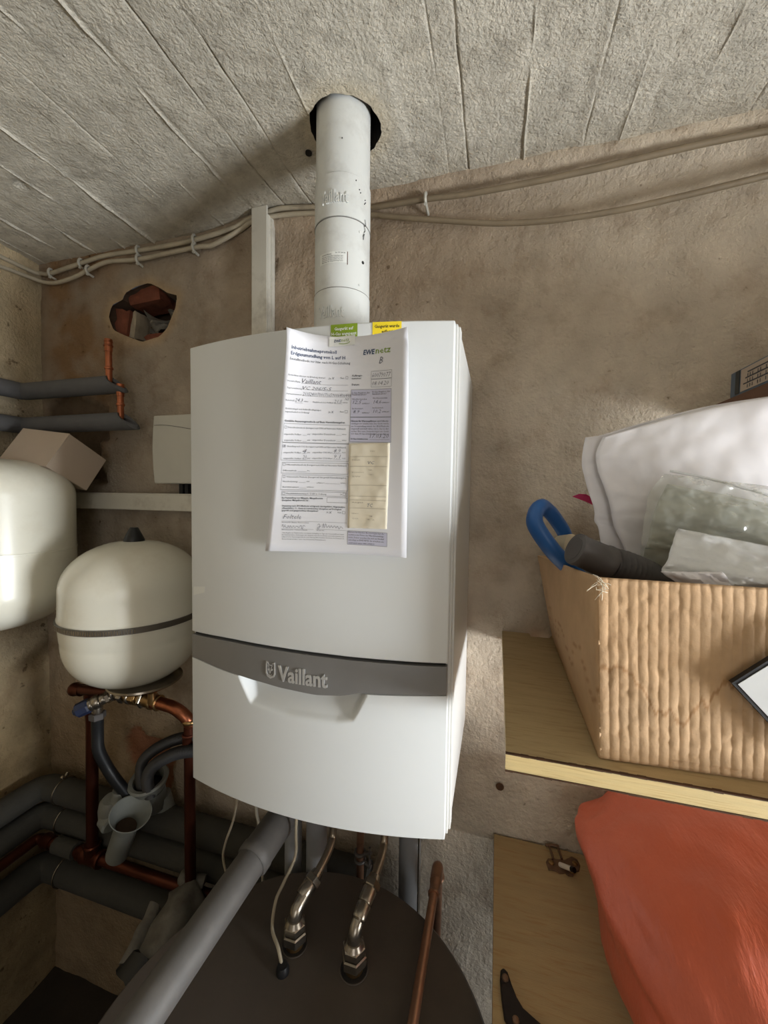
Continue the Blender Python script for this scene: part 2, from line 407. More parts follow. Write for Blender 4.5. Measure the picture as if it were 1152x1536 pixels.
def wall_col(x, z):
    n = fbm(x*3.2, z*3.2, 2.2); n2 = fbm(x*14, z*14, 5.5, 3)
    c = Vector((1, 1, 1))
    # old damp stain towards the left-hand corner
    s = sm(-.62, -.80, x+.10*n)*sm(-.25, .05, z+.08*n2)*(1-sm(-.93, -1.02, x)*.6)
    c = c.lerp(Vector((.66, .49, .34)), min(1, s*(.8+.7*max(-.8, n2))))
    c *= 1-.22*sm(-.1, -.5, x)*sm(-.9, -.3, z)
    # dark greenish brown low in the corner: shade painted into the colour
    s = sm(-.3, -.7, x)*sm(-.5, -.9, z)
    c = c.lerp(Vector((.58, .49, .36)), s*.9)
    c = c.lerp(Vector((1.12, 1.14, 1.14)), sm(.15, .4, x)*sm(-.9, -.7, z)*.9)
    # limewash right of and below the boiler, whitened further with painted-in light
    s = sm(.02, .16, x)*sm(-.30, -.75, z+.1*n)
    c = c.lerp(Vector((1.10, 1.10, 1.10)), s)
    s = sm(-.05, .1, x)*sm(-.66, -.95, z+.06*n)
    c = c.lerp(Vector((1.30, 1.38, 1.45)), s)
    # browner and darker above the boiler, fading downwards
    s = math.exp(-((x+.05)/.38)**2)*sm(-.05, .25, z+.06*n)
    c = c.lerp(Vector((.72, .65, .58)), s*.9)
    nn = .008*fbm(x*35, z*35, 7.7, 3)
    sa = 1-sm(-.006, .003, sdist(x, z, PATCHA)+nn)
    c = c.lerp(Vector((.34, .29, .24)), sa)
    sb = 1-sm(-.006, .003, sdist(x, z, PATCHB)+nn)
    c = c.lerp(Vector((.60, .33, .24)), sb)
    d = sdist(x, z, HOLE)
    if d < .03: c = c.lerp(Vector((.86, .76, .62)), 1-sm(0, .03, d))
    return c*(1+.09*n2)
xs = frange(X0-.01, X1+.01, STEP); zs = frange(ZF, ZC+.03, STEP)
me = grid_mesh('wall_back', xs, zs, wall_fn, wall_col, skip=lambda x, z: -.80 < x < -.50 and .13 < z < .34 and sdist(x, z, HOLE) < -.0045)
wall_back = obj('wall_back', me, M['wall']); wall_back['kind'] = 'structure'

# the knocked-out hole: reveal, two cut bricks, mortar lip and crumpled sheet inside
bm = bmesh.new(); n = len(HOLE); cx = sum(p[0] for p in HOLE)/n; cz = sum(p[1] for p in HOLE)/n
r = [[bm.verts.new((cx+(px-cx)*k, yy+.003*math.sin(i*2.1), cz+(pz-cz)*k)) for i, (px, pz) in enumerate(HOLE)] for yy, k in ((.004, 1.06), (.014, 1.02), (.035, .93), (.075, .86), (.11, .84))]
for a in range(len(r)-1):
    for i in range(n): bm.faces.new((r[a][i], r[a][(i+1) % n], r[a+1][(i+1) % n], r[a+1][i]))
bm.faces.new(r[-1])
obj('hole_reveal', bm, M['dark'], wall_back, smooth=False)
def lump(name, c, s, mt, rot=(0, 0, 0), amp=.12, seed=0, parent=None, div=3):
    bm = bmesh.new(); bmesh.ops.create_cube(bm, size=1)
    bmesh.ops.subdivide_edges(bm, edges=bm.edges, cuts=div, use_grid_fill=True)
    R = Matrix.Rotation(rot[2], 3, 'Z') @ Matrix.Rotation(rot[1], 3, 'Y') @ Matrix.Rotation(rot[0], 3, 'X')
    for v in bm.verts:
        p = v.co.copy(); k = 1+amp*noise.noise(p*2.3+Vector((seed, 0, 0)))
        p = Vector((p.x*s[0], p.y*s[1], p.z*s[2]))*k; v.co = R @ p+Vector(c)
    return obj(name, bm, mt, parent, smooth=False)
lump('brick', (-.738, .050, .222), (.050, .07, .085), M['brick'], (0, .2, 0), .2, 1, wall_back)
lump('brick', (-.655, .050, .296), (.100, .07, .040), M['brick'], (0, -.05, 0), .2, 2, wall_back)
lump('brick', (-.615, .050, .176), (.090, .07, .026), M['brick'], (0, -.1, 0), .2, 3, wall_back)
lump('mortar_lip', (-.706, .048, .215), (.020, .05, .088), M['mortar'], (0, .12, 0), .25, 4, wall_back)
lump('brick_edge', (-.549, .050, .235), (.012, .07, .07), M['mortar'], (0, .12, 0), .25, 6, wall_back)
bm = bmesh.new(); bmesh.ops.create_grid(bm, x_segments=14, y_segments=10, size=.5)
for v in bm.verts:
    x, z = v.co.x, v.co.y
    v.co = Vector((-.622+x*.12, .045+.03*abs(noise.noise(Vector((x*3, z*3, 2))))+.02*math.sin(x*9+z*4), .228+z*.055-x*.02+.012*math.sin(x*7)))
tag(obj('crumpled_sheet', bm, M['foil'], smooth=False, solid=.001), 'crumpled grey sheet stuffed inside the knocked-out hole in the wall', 'sheet')

# left wall
def lw_fn(y, z):
    d = .004*fbm(y*5, z*5, 9.3)+.003*fbm(y*20, z*20, 3.1, 3)
    d += .05*sm(.30, .42, z+.02*fbm(y*12, z*12, 1))*(.5+.5*fbm(y*9, 4.4))
    return Vector((X0+d, y, z))
def lw_col(y, z):
    n = fbm(y*4, z*4, 8.2); n2 = fbm(y*15, z*15, 1.5, 3)
    c = Vector((1, 1, 1)); c = c.lerp(Vector((1.22, 1.18, 1.05)), sm(-.1, .2, z)*.6)
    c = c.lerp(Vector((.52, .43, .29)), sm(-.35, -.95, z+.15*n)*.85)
    c = c.lerp(Vector((.8, .62, .42)), max(0, n)*.5)
    return c*(1+.1*n2)
ys = frange(Y0, .012, .02); me = grid_mesh('wall_left', ys, frange(ZF, ZC+.03, .014), lw_fn, lw_col)
wall_left = obj('wall_left', me, M['wall2']); wall_left['kind'] = 'structure'

# board-marked concrete ceiling with the hole for the flue
SEAMS = [(-.98, .0), (-.88, 1), (-.788, 1.3), (-.69, .8), (-.592, 1.3), (-.49, .2), (-.452, -.4), (-.385, 1), (-.297, .9), (-.214, -1), (-.147, -.8), (-.05, .3), (.06, .25), (.165, -.35), (.203, -.9), (.306, 1.0), (.41, -.6), (.47, .5), (.57, .6), (.66, -.4), (.77, .6), (.87, .5), (.98, .4)]
bl = {}
for i in range(-14, 24): bl[i] = (random.uniform(-.0016, .0016), random.uniform(-.02, .02))
CH = (-.001, -.180); CR = .0625
def hole_r(a): return CR*(1+.02*math.sin(3*a+1)+.008*math.sin(7*a)+.010*math.sin(13*a+2)+.008*math.sin(23*a))
def ceil_h(x, y):
    h = .0035*fbm(x*3, y*3, 3.3)+.0009*fbm(x*26, y*26, 6.6, 3)
    k = int(math.floor((x+.98)/.0985)); h += bl.get(k, (0, 0))[0]
    for sx, a in SEAMS:
        wob = .003*fbm(y*6, sx*50)
        d = x-(sx+wob)
        if abs(d) < .012 and a:
            t = fbm(y*9, sx*33, 2.2)+.25
            if y > -.12 and t < 0: t *= .4
            f = math.exp(-(d/.0015)**2)*(.25+max(-.25, t))
            h += -.0050*a*f if a > 0 else -.0045*a*math.exp(-(d/.0016)**2)*(.5+max(-.4, t))
    if -.80 < x < -.40 and -.32 < y < -.14:
        q = math.hypot(x+.712, (y+.236)*1.6)+.006*fbm(x*60, y*60, 2, 3)
        h += .008*(1-sm(.006, .020, q))
        t = (x+.69)/.24
        if 0 < t < 1: h -= .0035*math.exp(-((y-(-.245+.03*t+.006*fbm(x*40, 3)))/.0035)**2)*(.6+fbm(x*60, 9))
    for px, py, r, dp in pits[:90]:
        q = (x-px)**2+(y+.9-py*.6)**2
        if q < r*r*4: h += dp*1.2*math.exp(-q/(r*r))
    return h
def ceil_fn(x, y):
    dx, dy = x-CH[0], y-CH[1]; r = math.hypot(dx, dy)
    if r < .09:
        a = math.atan2(dy, dx); R = hole_r(a)
        if R-.014 < r < R+.0016: x, y = CH[0]+R*math.cos(a), CH[1]+R*math.sin(a)
    return Vector((x, y, ceil_z(x, y)+ceil_h(x, y)))
def ceil_col(x, y):
    n = fbm(x*3, y*3, 5); n2 = fbm(x*18, y*18, 7, 3)
    c = Vector((1, 1, 1))*(1+.10*n+.10*n2)
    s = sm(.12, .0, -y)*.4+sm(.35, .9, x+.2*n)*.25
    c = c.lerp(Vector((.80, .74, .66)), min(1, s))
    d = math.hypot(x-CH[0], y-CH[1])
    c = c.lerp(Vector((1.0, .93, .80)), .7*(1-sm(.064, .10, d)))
    return c
xs = []
x = X0-.01
while x < X1:
    near = min(abs(x-s[0]) for s in SEAMS) if x < 1.0 else 1
    xs.append(x); x += .0012 if near < .005 else .003 if near < .009 else (.0065 if x < 1.0 else .03)
xs.append(X1+.01)
ys = frange(Y0-.01, -1.0, .03)[:-1]+frange(-1.0, .035, .0075)
def cskip(x, y):
    dx, dy = x-CH[0], y-CH[1]; r = math.hypot(dx, dy)
    return r < .085 and r < hole_r(math.atan2(dy, dx))-.0034
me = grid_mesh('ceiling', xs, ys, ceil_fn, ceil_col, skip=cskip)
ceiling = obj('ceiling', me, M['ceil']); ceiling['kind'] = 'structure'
bm = bmesh.new(); seg = 72; rr = []
for z, k in ((ZC+.004, 1.07), (ZC+.02, 1.04), (ZC+.06, 1.0), (ZC+.25, 1.0)):
    rr.append([bm.verts.new((CH[0]+hole_r(2*PI*i/seg)*k*math.cos(2*PI*i/seg), CH[1]+hole_r(2*PI*i/seg)*k*math.sin(2*PI*i/seg), z)) for i in range(seg)])
for a in range(3):
    for i in range(seg): bm.faces.new((rr[a][i], rr[a][(i+1) % seg], rr[a+1][(i+1) % seg], rr[a+1][i]))
bm.faces.new(rr[-1])
obj('flue_hole_sleeve', bm, M['void'], ceiling, smooth=False)
bm = bmesh.new(); lathe(bm, [(.0062, 0), (.006, .02)], (-.086, -.152, ZC-.003), (0, 0, 1), 14); obj('drill_hole', bm, M['void'], ceiling)

# remaining room: floor, right wall with a cellar window, wall behind the viewer with the door opening
bm = bmesh.new(); bmesh.ops.create_grid(bm, x_segments=60, y_segments=50, size=.5)
for v in bm.verts:
    v.co = Vector(((X0+X1)/2+v.co.x*(X1-X0+.1), Y0/2+v.co.y*(-Y0+.1), ZF+.004*fbm(v.co.x*9, v.co.y*9)))
f = obj('floor', bm, M['floor']); f['kind'] = 'structure'
def holed(bm, u0, u1, v0, v1, a0, a1, b0, b1, fn):
    for (p, q, r_, s) in ((u0, a0, v0, v1), (a1, u1, v0, v1), (a0, a1, v0, b0), (a0, a1, b1, v1)):
        fn(bm, p, q, r_, s)
bm = bmesh.new()
holed(bm, Y0-.02, .03, ZF-.02, ZC+.03, WIN['y0'], WIN['y1'], WIN['z0'], WIN['z1'], lambda b, p, q, r_, s: box(b, X1, X1+.30, p, q, r_, s))
f = obj('wall_right', bm, M['room'], smooth=False); f['kind'] = 'structure'
bm = bmesh.new()
holed(bm, X0-.02, X1+.02, ZF-.02, ZC+.03, .35, 1.15, ZF, .25, lambda b, p, q, r_, s: box(b, p, q, Y0-.12, Y0, r_, s))
f = obj('wall_front', bm, M['room'], smooth=False); f['kind'] = 'structure'
wr = bpy.data.objects.new('window_1', None); C.objects.link(wr); wr['kind'] = 'structure'
bm = bmesh.new(); y0, y1, z0, z1 = WIN['y0'], WIN['y1'], WIN['z0'], WIN['z1']
for a in ((y0, y0+.03, z0, z1), (y1-.03, y1, z0, z1), (y0+.03, y1-.03, z0, z0+.03), (y0+.03, y1-.03, z1-.03, z1)):
    box(bm, X1+.24, X1+.28, *a)
obj('window_frame', bm, M['trunk'], wr, smooth=False)

# ------------------------------------------------------------------ gas boiler
BW = .2135
def fy(x, s=.03): return -(.315+s*(1-(x/.22)**2))
def interp(P, x):
    if x <= P[0][0]: return P[0][1]
    for i in range(len(P)-1):
        if x <= P[i+1][0]:
            t = (x-P[i][0])/(P[i+1][0]-P[i][0]); t2 = t*t*(3-2*t)*.5+t*.5
            return P[i][1]+(P[i+1][1]-P[i][1])*t2
    return P[-1][1]
BT = [(-.22, -.4700), (-.118, -.4665), (-.03, -.4665), (.03, -.4672), (.10, -.4685), (.22, -.4705)]
BB = [(-.22, -.5100), (-.115, -.5180), (-.07, -.5210), (-.0245, -.5242), (.0264, -.5262), (.06, -.5235), (.096, -.5160), (.22, -.5120)]
boiler = thing('wall_boiler', 'white wall-hung gas boiler with a grey band and raised lettering across its curved front', 'boiler', (0, -.16, -.72))
def face_panel(name, ztop, zbot, mt, dy=0, rec=None, back=-.300, nx=120, nz=60, w=BW):
    bm = bmesh.new(); xs = frange(-w, w, 2*w/nx); g = []
    for j in range(nz+1):
        t = j/nz; row = []
        for x in xs:
            zt, zb = ztop(x), zbot(x); z = zt+(zb-zt)*t
            y = fy(x)+dy
            if rec: y += rec(x, z)
            row.append(bm.verts.new((x, y, z)))
        g.append(row)
    for j in range(nz):
        for i in range(nx): bm.faces.new((g[j][i], g[j+1][i], g[j+1][i+1], g[j][i+1]))
    bk = [[bm.verts.new((x, back, zf(x))) for x in xs] for zf in (ztop, zbot)]
    for i in range(nx):
        bm.faces.new((g[0][i], g[0][i+1], bk[0][i+1], bk[0][i])); bm.faces.new((g[nz][i], bk[1][i], bk[1][i+1], g[nz][i+1]))
        bm.faces.new((bk[0][i], bk[0][i+1], bk[1][i+1], bk[1][i]))
    for s in (0, nx):
        col = [g[j][s] for j in range(nz+1)]
        try: bm.faces.new(col+[bk[1][s], bk[0][s]])
        except ValueError: pass
    return bm
UP = face_panel('u', lambda x: 0.0, lambda x: interp(BT, x)+.003, None, nx=60, nz=8)
up_o = obj('upper_front_panel', UP, M['boiler'], boiler, bevel=.0018)
REC = [(-.1102, -.5175), (-.0855, -.5600), (-.0199, -.5679), (.0583, -.5668), (.0839, -.5590), (.1037, -.5170), (.09, -.50), (-.1, -.50)]
def rec(x, z):
    if -.13 < x < .12 and z > -.58:
        d = -sdist(x, z, REC)
        if d > 0:
            return .020*sm(0, .012, d)*sm(-.572, -.528, z)
    return 0
lo = face_panel('l', lambda x: interp(BB, x)-.0006, lambda x: -.72, None, rec=rec, nx=200, nz=110)
obj('lower_front_panel', lo, M['boiler'], boiler, bevel=.0015)
bd = face_panel('b', lambda x: interp(BT, x)-.0012, lambda x: interp(BB, x)+.0006, None, dy=-.0012, nx=60, nz=4, w=BW-.0012)
band = obj('grey_band', bd, M['band'], boiler, bevel=.0008)
bm = bmesh.new(); box(bm, -BW+.004, BW-.004, -.312, -.29, -.60, -.40); obj('inner_tray', bm, M['gap'], boiler, smooth=False)
bm = bmesh.new(); box(bm, -.2165, .2165, -.3075, -.290, -.7185, -.0015); obj('front_frame', bm, M['boiler_side'], boiler, bevel=.001, smooth=False)
bm = bmesh.new(); box(bm, -.2195, .2195, -.3000, -.280, -.7175, -.0025); obj('front_frame', bm, M['boiler_side'], boiler, bevel=.001, smooth=False)
bm = bmesh.new(); box(bm, -.2180, .2180, -.290, -.003, -.716, -.004); obj('casing', bm, M['boiler_side'], boiler, bevel=.002, smooth=False)
# logo on the band
def mband(u, v, h): return Vector((u, fy(u)-.0012-.0002-h*.0016, v))
bm = bmesh.new(); add_text(bm, 'Vaillant', mband, -.0335, -.5118, w=.079, cap=.0225, bold=.022, extr=1.0, res=3)
obj('lettering', bm, M['emboss'], band, smooth=False)
bm = bmesh.new()
em = [(-.0545, -.4905), (-.0535, -.4862), (-.0505, -.4875), (-.0492, -.4905), (-.0440, -.4905), (-.0425, -.4875), (-.0392, -.4862), (-.0385, -.4905), (-.0385, -.5040), (-.0405, -.5085), (-.0465, -.5112), (-.0520, -.5085), (-.0545, -.5040)]
def outl(bm, P, w, mapf, h):
    n = len(P); rings = []
    for k, hh in ((1, 0), (1, h), (1-w, h), (1-w, 0)):
        cx = sum(p[0] for p in P)/n; cy = sum(p[1] for p in P)/n
        rings.append([bm.verts.new(mapf(cx+(p[0]-cx)*k, cy+(p[1]-cy)*k, hh)) for p in P])
    for a in range(3):
        for i in range(n): bm.faces.new((rings[a][i], rings[a][(i+1) % n], rings[a+1][(i+1) % n], rings[a+1][i]))
outl(bm, em, .2, mband, 1.0)
for ex in (-.0492, -.0440): # ears and eyes of the emblem
    lathe(bm, [(.0016, 0), (.0016, .0018)], mband(ex, -.4975, 0), (0, -1, 0), 10)
stroke(bm, [(-.0505, -.4905), (-.0485, -.4955), (-.0468, -.5030), (-.0448, -.4955), (-.0428, -.4905)], .0013, lambda u, v, h: mband(u, v, 1.0))
stroke(bm, [(-.0490, -.5045), (-.0466, -.5070), (-.0442, -.5045)], .0012, lambda u, v, h: mband(u, v, 1.0))
obj('emblem', bm, M['emboss'], band, smooth=False)
# stickers
def quadpatch(bm, u0, u1, v0, v1, mapf, n=8, rows=1):
    g = [[bm.verts.new(mapf(u0+(u1-u0)*i/n, v0+(v1-v0)*j/rows, 0)) for i in range(n+1)] for j in range(rows+1)]
    for j in range(rows):
        for i in range(n): bm.faces.new((g[j][i], g[j][i+1], g[j+1][i+1], g[j+1][i]))
def mfront(o): return lambda u, v, h: Vector((u, fy(u)-o, v))
bm = bmesh.new(); quadpatch(bm, .0462, .0842, -.0195, -.0008, mfront(.0006)); s1 = obj('green_sticker', bm, M['greenst'], boiler, solid=.0002, smooth=False); s1['label'] = 'green sticker with white lettering'
bm = bmesh.new(); add_text(bm, 'Gasgerät auf', mfront(.0009), .0515, -.0088, w=.027, cap=.0042, bold=.02, res=1); add_text(bm, 'H-Gas angepasst', mfront(.0009), .0475, -.0158, w=.0355, cap=.0042, bold=.02, res=1)
obj('sticker_lettering', bm, M['whitest'], s1, smooth=False)
bm = bmesh.new(); quadpatch(bm, .1050, .1440, -.0225, -.0010, mfront(.0006)); s2 = obj('yellow_sticker', bm, M['yellow'], boiler, solid=.0002, smooth=False); s2['label'] = 'yellow sticker with black lettering'
bm = bmesh.new(); add_text(bm, 'Gasgerät wurde', mfront(.0009), .1078, -.0088, w=.0335, cap=.0042, bold=.015, res=1); add_text(bm, 'erfasst', mfront(.0009), .1175, -.0158, w=.0155, cap=.0042, bold=.015, res=1)
obj('sticker_lettering', bm, M['ink'], s2, smooth=False)
bm = bmesh.new()
g = [bm.verts.new(mfront(.0005)(*q, 0)) for q in ((-.2075, -.3905), (-.1800, -.3870), (-.1805, -.3965), (-.2080, -.4050))]; bm.faces.new(g)
obj('small_label', bm, M['whitest'], boiler, solid=.0002, smooth=False)

# ------------------------------------------------------------------ paper form on the front
PTL, PTM, PTR = Vector((-.002, -.380, -.013)), Vector((.0650, -.3462, -.0195)), Vector((.163, -.380, -.029))
PBL, PBM, PBR = Vector((-.050, -.3545, -.3185)), Vector((.0545, -.3490, -.3165)), Vector((.160, -.3520, -.3172))
def q3(a, m, b, u): # passes a,m,b at 0,.5,1
    return a*((1-u)*(1-2*u))+m*(4*u*(1-u))+b*(u*(2*u-1))
def paper_pt(U, V):
    u, v = U/210, V/297
    t = q3(PTL, PTM, PTR, u); b = q3(PBL, PBM, PBR, u)
    p = t.lerp(b, v)
    yc = t.y+(b.y-t.y)*(v**.55); p.y = yc
    return p
def mpaper(off): 
    def f(u, v, h):
        p = paper_pt(u, v); p = p.copy(); p.y -= off; p.x += off*.15; return p
    return f
paper = thing('paper_form', 'printed white commissioning form curling away from the boiler front', 'paper', (.06, -.35, -.32))
bm = bmesh.new(); quadpatch(bm, 0, 210, 0, 297, mpaper(0), 24, 24)
sheet = obj('sheet', bm, M['paper'], paper, solid=.00025)
TXT = [["navy","Inbetriebnahmeprotokoll",10.3,23.3,84.8,4.48],["navy","Erdgasumstellung von L auf H",9.9,30.7,101.5,4.48],["print","Einstellmethode vor bzw. nach H-Gas-Schaltung",8.8,37.3,111.8,3.4],["navyi","EWE",142.6,25.4,18.9,6.45],["green","netz",162.6,25.3,23.3,8.24],["hand","B",168.2,38.6,6.4,8.96],["print","Gerätedaten stimmen mit Erhebung überein?",7.7,57.3,69.5,2.15],["print","Ja",83.3,57.7,4.3,2.15],["hand","x",88.9,57.9,5.0,4.66],["print","Nein",104.5,56.9,6.7,2.15],["print","Hersteller/Marke",8.0,65.1,23.5,1.97],["hand","Vaillant",34.4,65.2,35.9,6.09],["print","Typbezeichnung",7.8,73.9,27.4,1.97],["hand","VC 206/5-5",36.7,73.6,53.2,4.66],["print","Seriennummer",8.1,81.7,28.0,1.97],["hand","21152400700171659006406448",37.6,81.5,86.7,4.66],["print","Ruhedruck",7.9,90.1,15.9,1.97],["hand","24,3",24.5,90.4,14.7,4.66],["print","mbar",41.0,90.1,8.3,1.79],["print","Fließdruck bei Volllast",57.6,90.5,36.7,1.97],["hand","21,5",95.3,90.0,14.0,4.66],["print","mbar",110.5,89.9,8.3,1.79],["hand","N5",113.9,86.1,7.5,3.23],["print","Gerätemängel und Aufstellbedingungen",8.2,101.1,64.7,2.15],["print","augenscheinlich in Ordnung?",8.7,105.2,43.9,2.15],["print","Ja",86.0,103.3,3.8,2.15],["hand","x",90.9,103.7,4.8,4.66],["print","Nein",106.4,102.6,6.4,2.15],["bold","Gewählte Anpassungsmethode auf Basis Herstellerangaben",9.2,117.5,106.1,2.51],["print","Düsendruckmethode (korrigiert nach DIN auf Nationalen Nullstand)",16.5,125.9,100.4,2.15],["print","eingestellte Volllast",10.6,135.1,30.3,2.15],["print","kW",51.9,134.4,4.9,1.79],["print","eingestellter Düsendruck",60.4,133.8,39.9,2.15],["print","mbar",111.5,133.2,7.3,1.79],["print","eingestellte Volllast",11.7,143.2,30.1,2.15],["print","kW",52.7,142.5,4.8,1.79],["print","eingestellter Düsendruck",61.2,142.0,39.6,2.15],["print","mbar",111.9,141.4,7.3,1.79],["bold","Auftrags-",124.3,53.8,17.6,2.33],["bold","nummer:",124.4,57.5,16.4,2.33],["hand","60079077",157.8,56.3,28.2,6.09],["bold","Datum:",124.8,65.9,12.8,2.33],["hand","08.04.20",158.0,66.6,25.0,5.38],["print","L-Gas Angaben des",125.7,76.9,28.6,2.15],["print","Netzbetreibers*",125.8,79.4,24.1,2.15],["print","H-Gas Angaben des",158.4,76.3,26.7,2.15],["print","Netzbetreibers*",158.5,79.1,21.6,2.15],["print","Ws-Normindex",126.1,85.4,24.0,1.97],["hand","12,5",127.2,90.8,14.6,4.66],["print","kWh/m³",142.9,91.3,11.7,1.79],["print","Ws-Normindex",159.2,84.6,21.9,1.97],["hand","14,6",160.4,90.8,12.0,4.66],["print","kWh/m³",173.4,90.7,10.8,1.79],["print","Hs-Normwert",126.6,98.1,17.6,1.97],["hand","8,9",128.6,103.6,10.2,4.66],["print","kWh/m³",143.2,103.8,11.6,1.79],["print","Hs-Normwert",159.0,97.4,16.2,1.97],["hand","10,2",160.0,103.3,12.1,4.66],["print","kWh/m³",173.6,102.8,10.7,1.79],["bold","Hinweis für Wartungsfirmen und Schorn-",125.6,115.1,57.8,2.15],["print","steinfeger vor Schalttermin: Das Gerät wurde",125.8,118.5,57.7,2.15],["print","zur Voreinstellung mittels der SRG-Methode",125.9,122.0,57.6,2.15],["print","eingestellt und läuft daher mit L-Gas in der",126.0,125.4,57.5,2.15],["print","vorber. Eine neue Veränderungen am Gerät",126.2,128.9,57.4,2.15],["print","vor dem H-Gas-Schalttermin vornehmen",126.3,132.3,57.3,2.15],["bold","H-Gas-Schalttermin:",126.1,139.2,27.3,1.97],["hand","17.03.20",155.5,136.8,28.2,5.73],["hand","x",11.3,151.6,4.4,3.94],["print","Einstellung nach CO2 (korrigiert nach DIN auf Nationalen Nullstand)",18.5,151.4,100.2,2.15],["print","eingestellte Volllast",12.9,159.8,30.6,2.15],["hand","4",45.7,159.2,7.2,5.38],["print","kW",53.8,159.3,5.3,1.79],["print","eingestellter CO2-Wert",62.7,158.9,34.0,2.15],["hand","8,9",99.0,158.0,11.4,5.73],["print","Vol%",112.7,158.2,5.8,1.79],["print","eingestellte Volllast",13.9,167.8,30.4,2.15],["hand","20",46.5,167.2,7.1,5.38],["print","kW",54.6,167.3,5.2,1.79],["print","eingestellter CO2-Wert",63.4,166.9,33.7,2.15],["hand","9,1",99.4,166.0,11.4,5.73],["print","Vol%",113.0,166.2,5.9,1.79],["print","Differenzdruckmethode (korrigiert nach DIN auf Nationalen Nullstand)",20.3,176.5,100.3,2.15],["print","Differenzdruck",15.1,184.6,23.2,2.15],["print","Pa",56.6,184.2,3.8,1.79],["print","Volumetrische Methode (bezogen auf Gas gemäß Herstellerangabe)",21.9,193.2,98.5,2.15],["print","Nennbelastung",16.9,199.6,24.3,2.15],["print","kW",57.0,199.2,4.7,1.79],["print","x Faktor =",73.7,200.8,12.3,1.97],["print","L/min",112.3,200.1,7.5,1.79],["print","Betriebsheizwert",17.4,207.3,26.9,2.15],["print","kWh/m³",58.2,206.9,11.4,1.79],["print","Plausibilitätsbewertung lt. G 680 in Ordnung",24.5,216.4,65.6,2.33],["print","Ja",112.2,215.9,3.0,1.97],["bold","Bei Feststellung von Mängeln, Mängelbericht",17.9,222.5,67.2,2.33],["bold","übergeben. Mängelbericht Nr.:",18.2,225.8,45.2,2.33],["bold","Anpassung nach SRG-Methode erfolgreich durchgeführt, Abgasanalyse",19.2,233.5,101.4,2.15],["bold","offensichtlich i. O., Gerät als betriebssicher übergeben auf Dichtigkeit",19.6,236.9,95.6,2.15],["bold","geprüft und gasgerechtes übergeben?",19.9,240.1,58.8,2.15],["print","Ja",91.8,241.3,2.9,1.97],["hand","x",95.6,242.1,4.8,4.66],["print","Nein",109.4,241.1,5.6,1.97],["hand","Foltele",23.2,250.8,29.1,6.45],["print","Monteur/in (Name, Firmenname)",21.8,256.6,43.1,1.61],["print","Monteur/in Unterschrift",23.0,267.0,40.6,1.43],["print","Kunde",78.4,266.7,11.6,1.43],["print","* Die Angaben zu Netzbetreiber und Gasart sind gültig am Tage der Unterschrift und damit",23.5,271.3,96.8,1.61],["print","der Inbetriebnahme. Änderungen am Gasgerät nach diesem Datum sind nicht bekannt und",23.8,274.2,96.6,1.61],["print","aufgrund einer Anpassungsmethode nicht zulässig. Bitte beachten Sie hierzu die Hinweise zu",24.2,277.0,96.3,1.61],["print","Ihrem Netzbetreiber unter den bekannten Rufnummern.",24.5,280.2,68.8,1.61],["print","Hinweis für Kunden: Bei Störungen hat die",127.0,267.6,51.4,2.15],["print","ausführende Firma der Maschinenanlage",127.1,271.2,51.3,2.15],["print","nicht. Daher wenden Sie sich im Notfall",127.2,274.9,51.3,2.15],["print","unbedingt an EWE NETZ. Sie erreichen uns",127.4,278.5,51.1,2.15],["print","telefonisch unter 0441 2308010",127.5,282.6,37.7,2.15]]
RECTS = [[113.9, 53.7, 117.7, 57.1], [114.5, 99.7, 118.9, 103.1], [8.8, 119.9, 122.9, 145.1], [10.5, 123.4, 14.4, 126.4], [156.3, 48.0, 187.4, 58.2], [156.5, 58.5, 186.8, 69.0], [9.7, 145.7, 123.4, 169.4], [10.9, 148.8, 15.2, 151.8], [12.6, 172.3, 123.2, 187.1], [14.1, 173.7, 18.3, 176.7], [14.3, 189.4, 123.6, 210.2], [16.3, 190.9, 19.9, 193.5], [16.7, 212.3, 122.4, 218.0], [18.1, 213.6, 22.2, 216.7], [116.4, 213.1, 120.4, 216.3], [91.7, 219.8, 123.0, 226.7], [116.6, 238.3, 120.6, 241.8]]
LINES = [[33.3, 65.6, 118.1], [35.4, 73.5, 118.5], [36.4, 81.9, 123.1], [24.6, 91.8, 39.3], [95.4, 90.9, 109.3], [43.4, 135.1, 50.7], [101.5, 133.9, 110.6], [44.2, 143.3, 51.5], [102.0, 142.1, 111.0], [155.1, 138.9, 184.7], [45.3, 160.0, 52.9], [97.6, 159.0, 110.9], [46.1, 168.0, 53.7], [98.1, 167.0, 111.3], [39.7, 184.7, 55.2], [43.6, 199.9, 55.7], [87.4, 200.7, 111.0], [45.3, 207.6, 56.9], [21.2, 254.3, 123.5], [22.3, 265.2, 73.0], [77.9, 264.8, 123.9]]
PANELS = [[123.9, 71.8, 186.7, 108.6], [124.2, 109.1, 186.7, 142.4], [125.8, 265.1, 182.9, 283.7]]
SIGN = [[[22.4, 262.0], [23.8, 258.6], [25.2, 263.1], [27.9, 258.8], [27.2, 261.1], [31.3, 263.5], [32.5, 260.3], [35.0, 263.4], [36.0, 260.3], [39.0, 263.4], [41.0, 260.4], [43.5, 263.3], [45.9, 260.9], [50.0, 262.8], [53.1, 259.6], [55.1, 265.1], [56.9, 259.9], [59.8, 261.1]], [[78.7, 258.6], [81.4, 257.0], [82.7, 260.1], [80.8, 264.1], [79.4, 262.5], [84.0, 260.1]], [[86.8, 262.3], [88.1, 256.4], [89.4, 262.6], [91.6, 256.3], [93.6, 261.7], [96.7, 258.9], [98.4, 261.9], [100.4, 258.8], [102.6, 261.8], [105.3, 259.0], [107.8, 262.0], [109.8, 259.2], [112.5, 263.3], [114.9, 259.8], [118.2, 262.3]]]
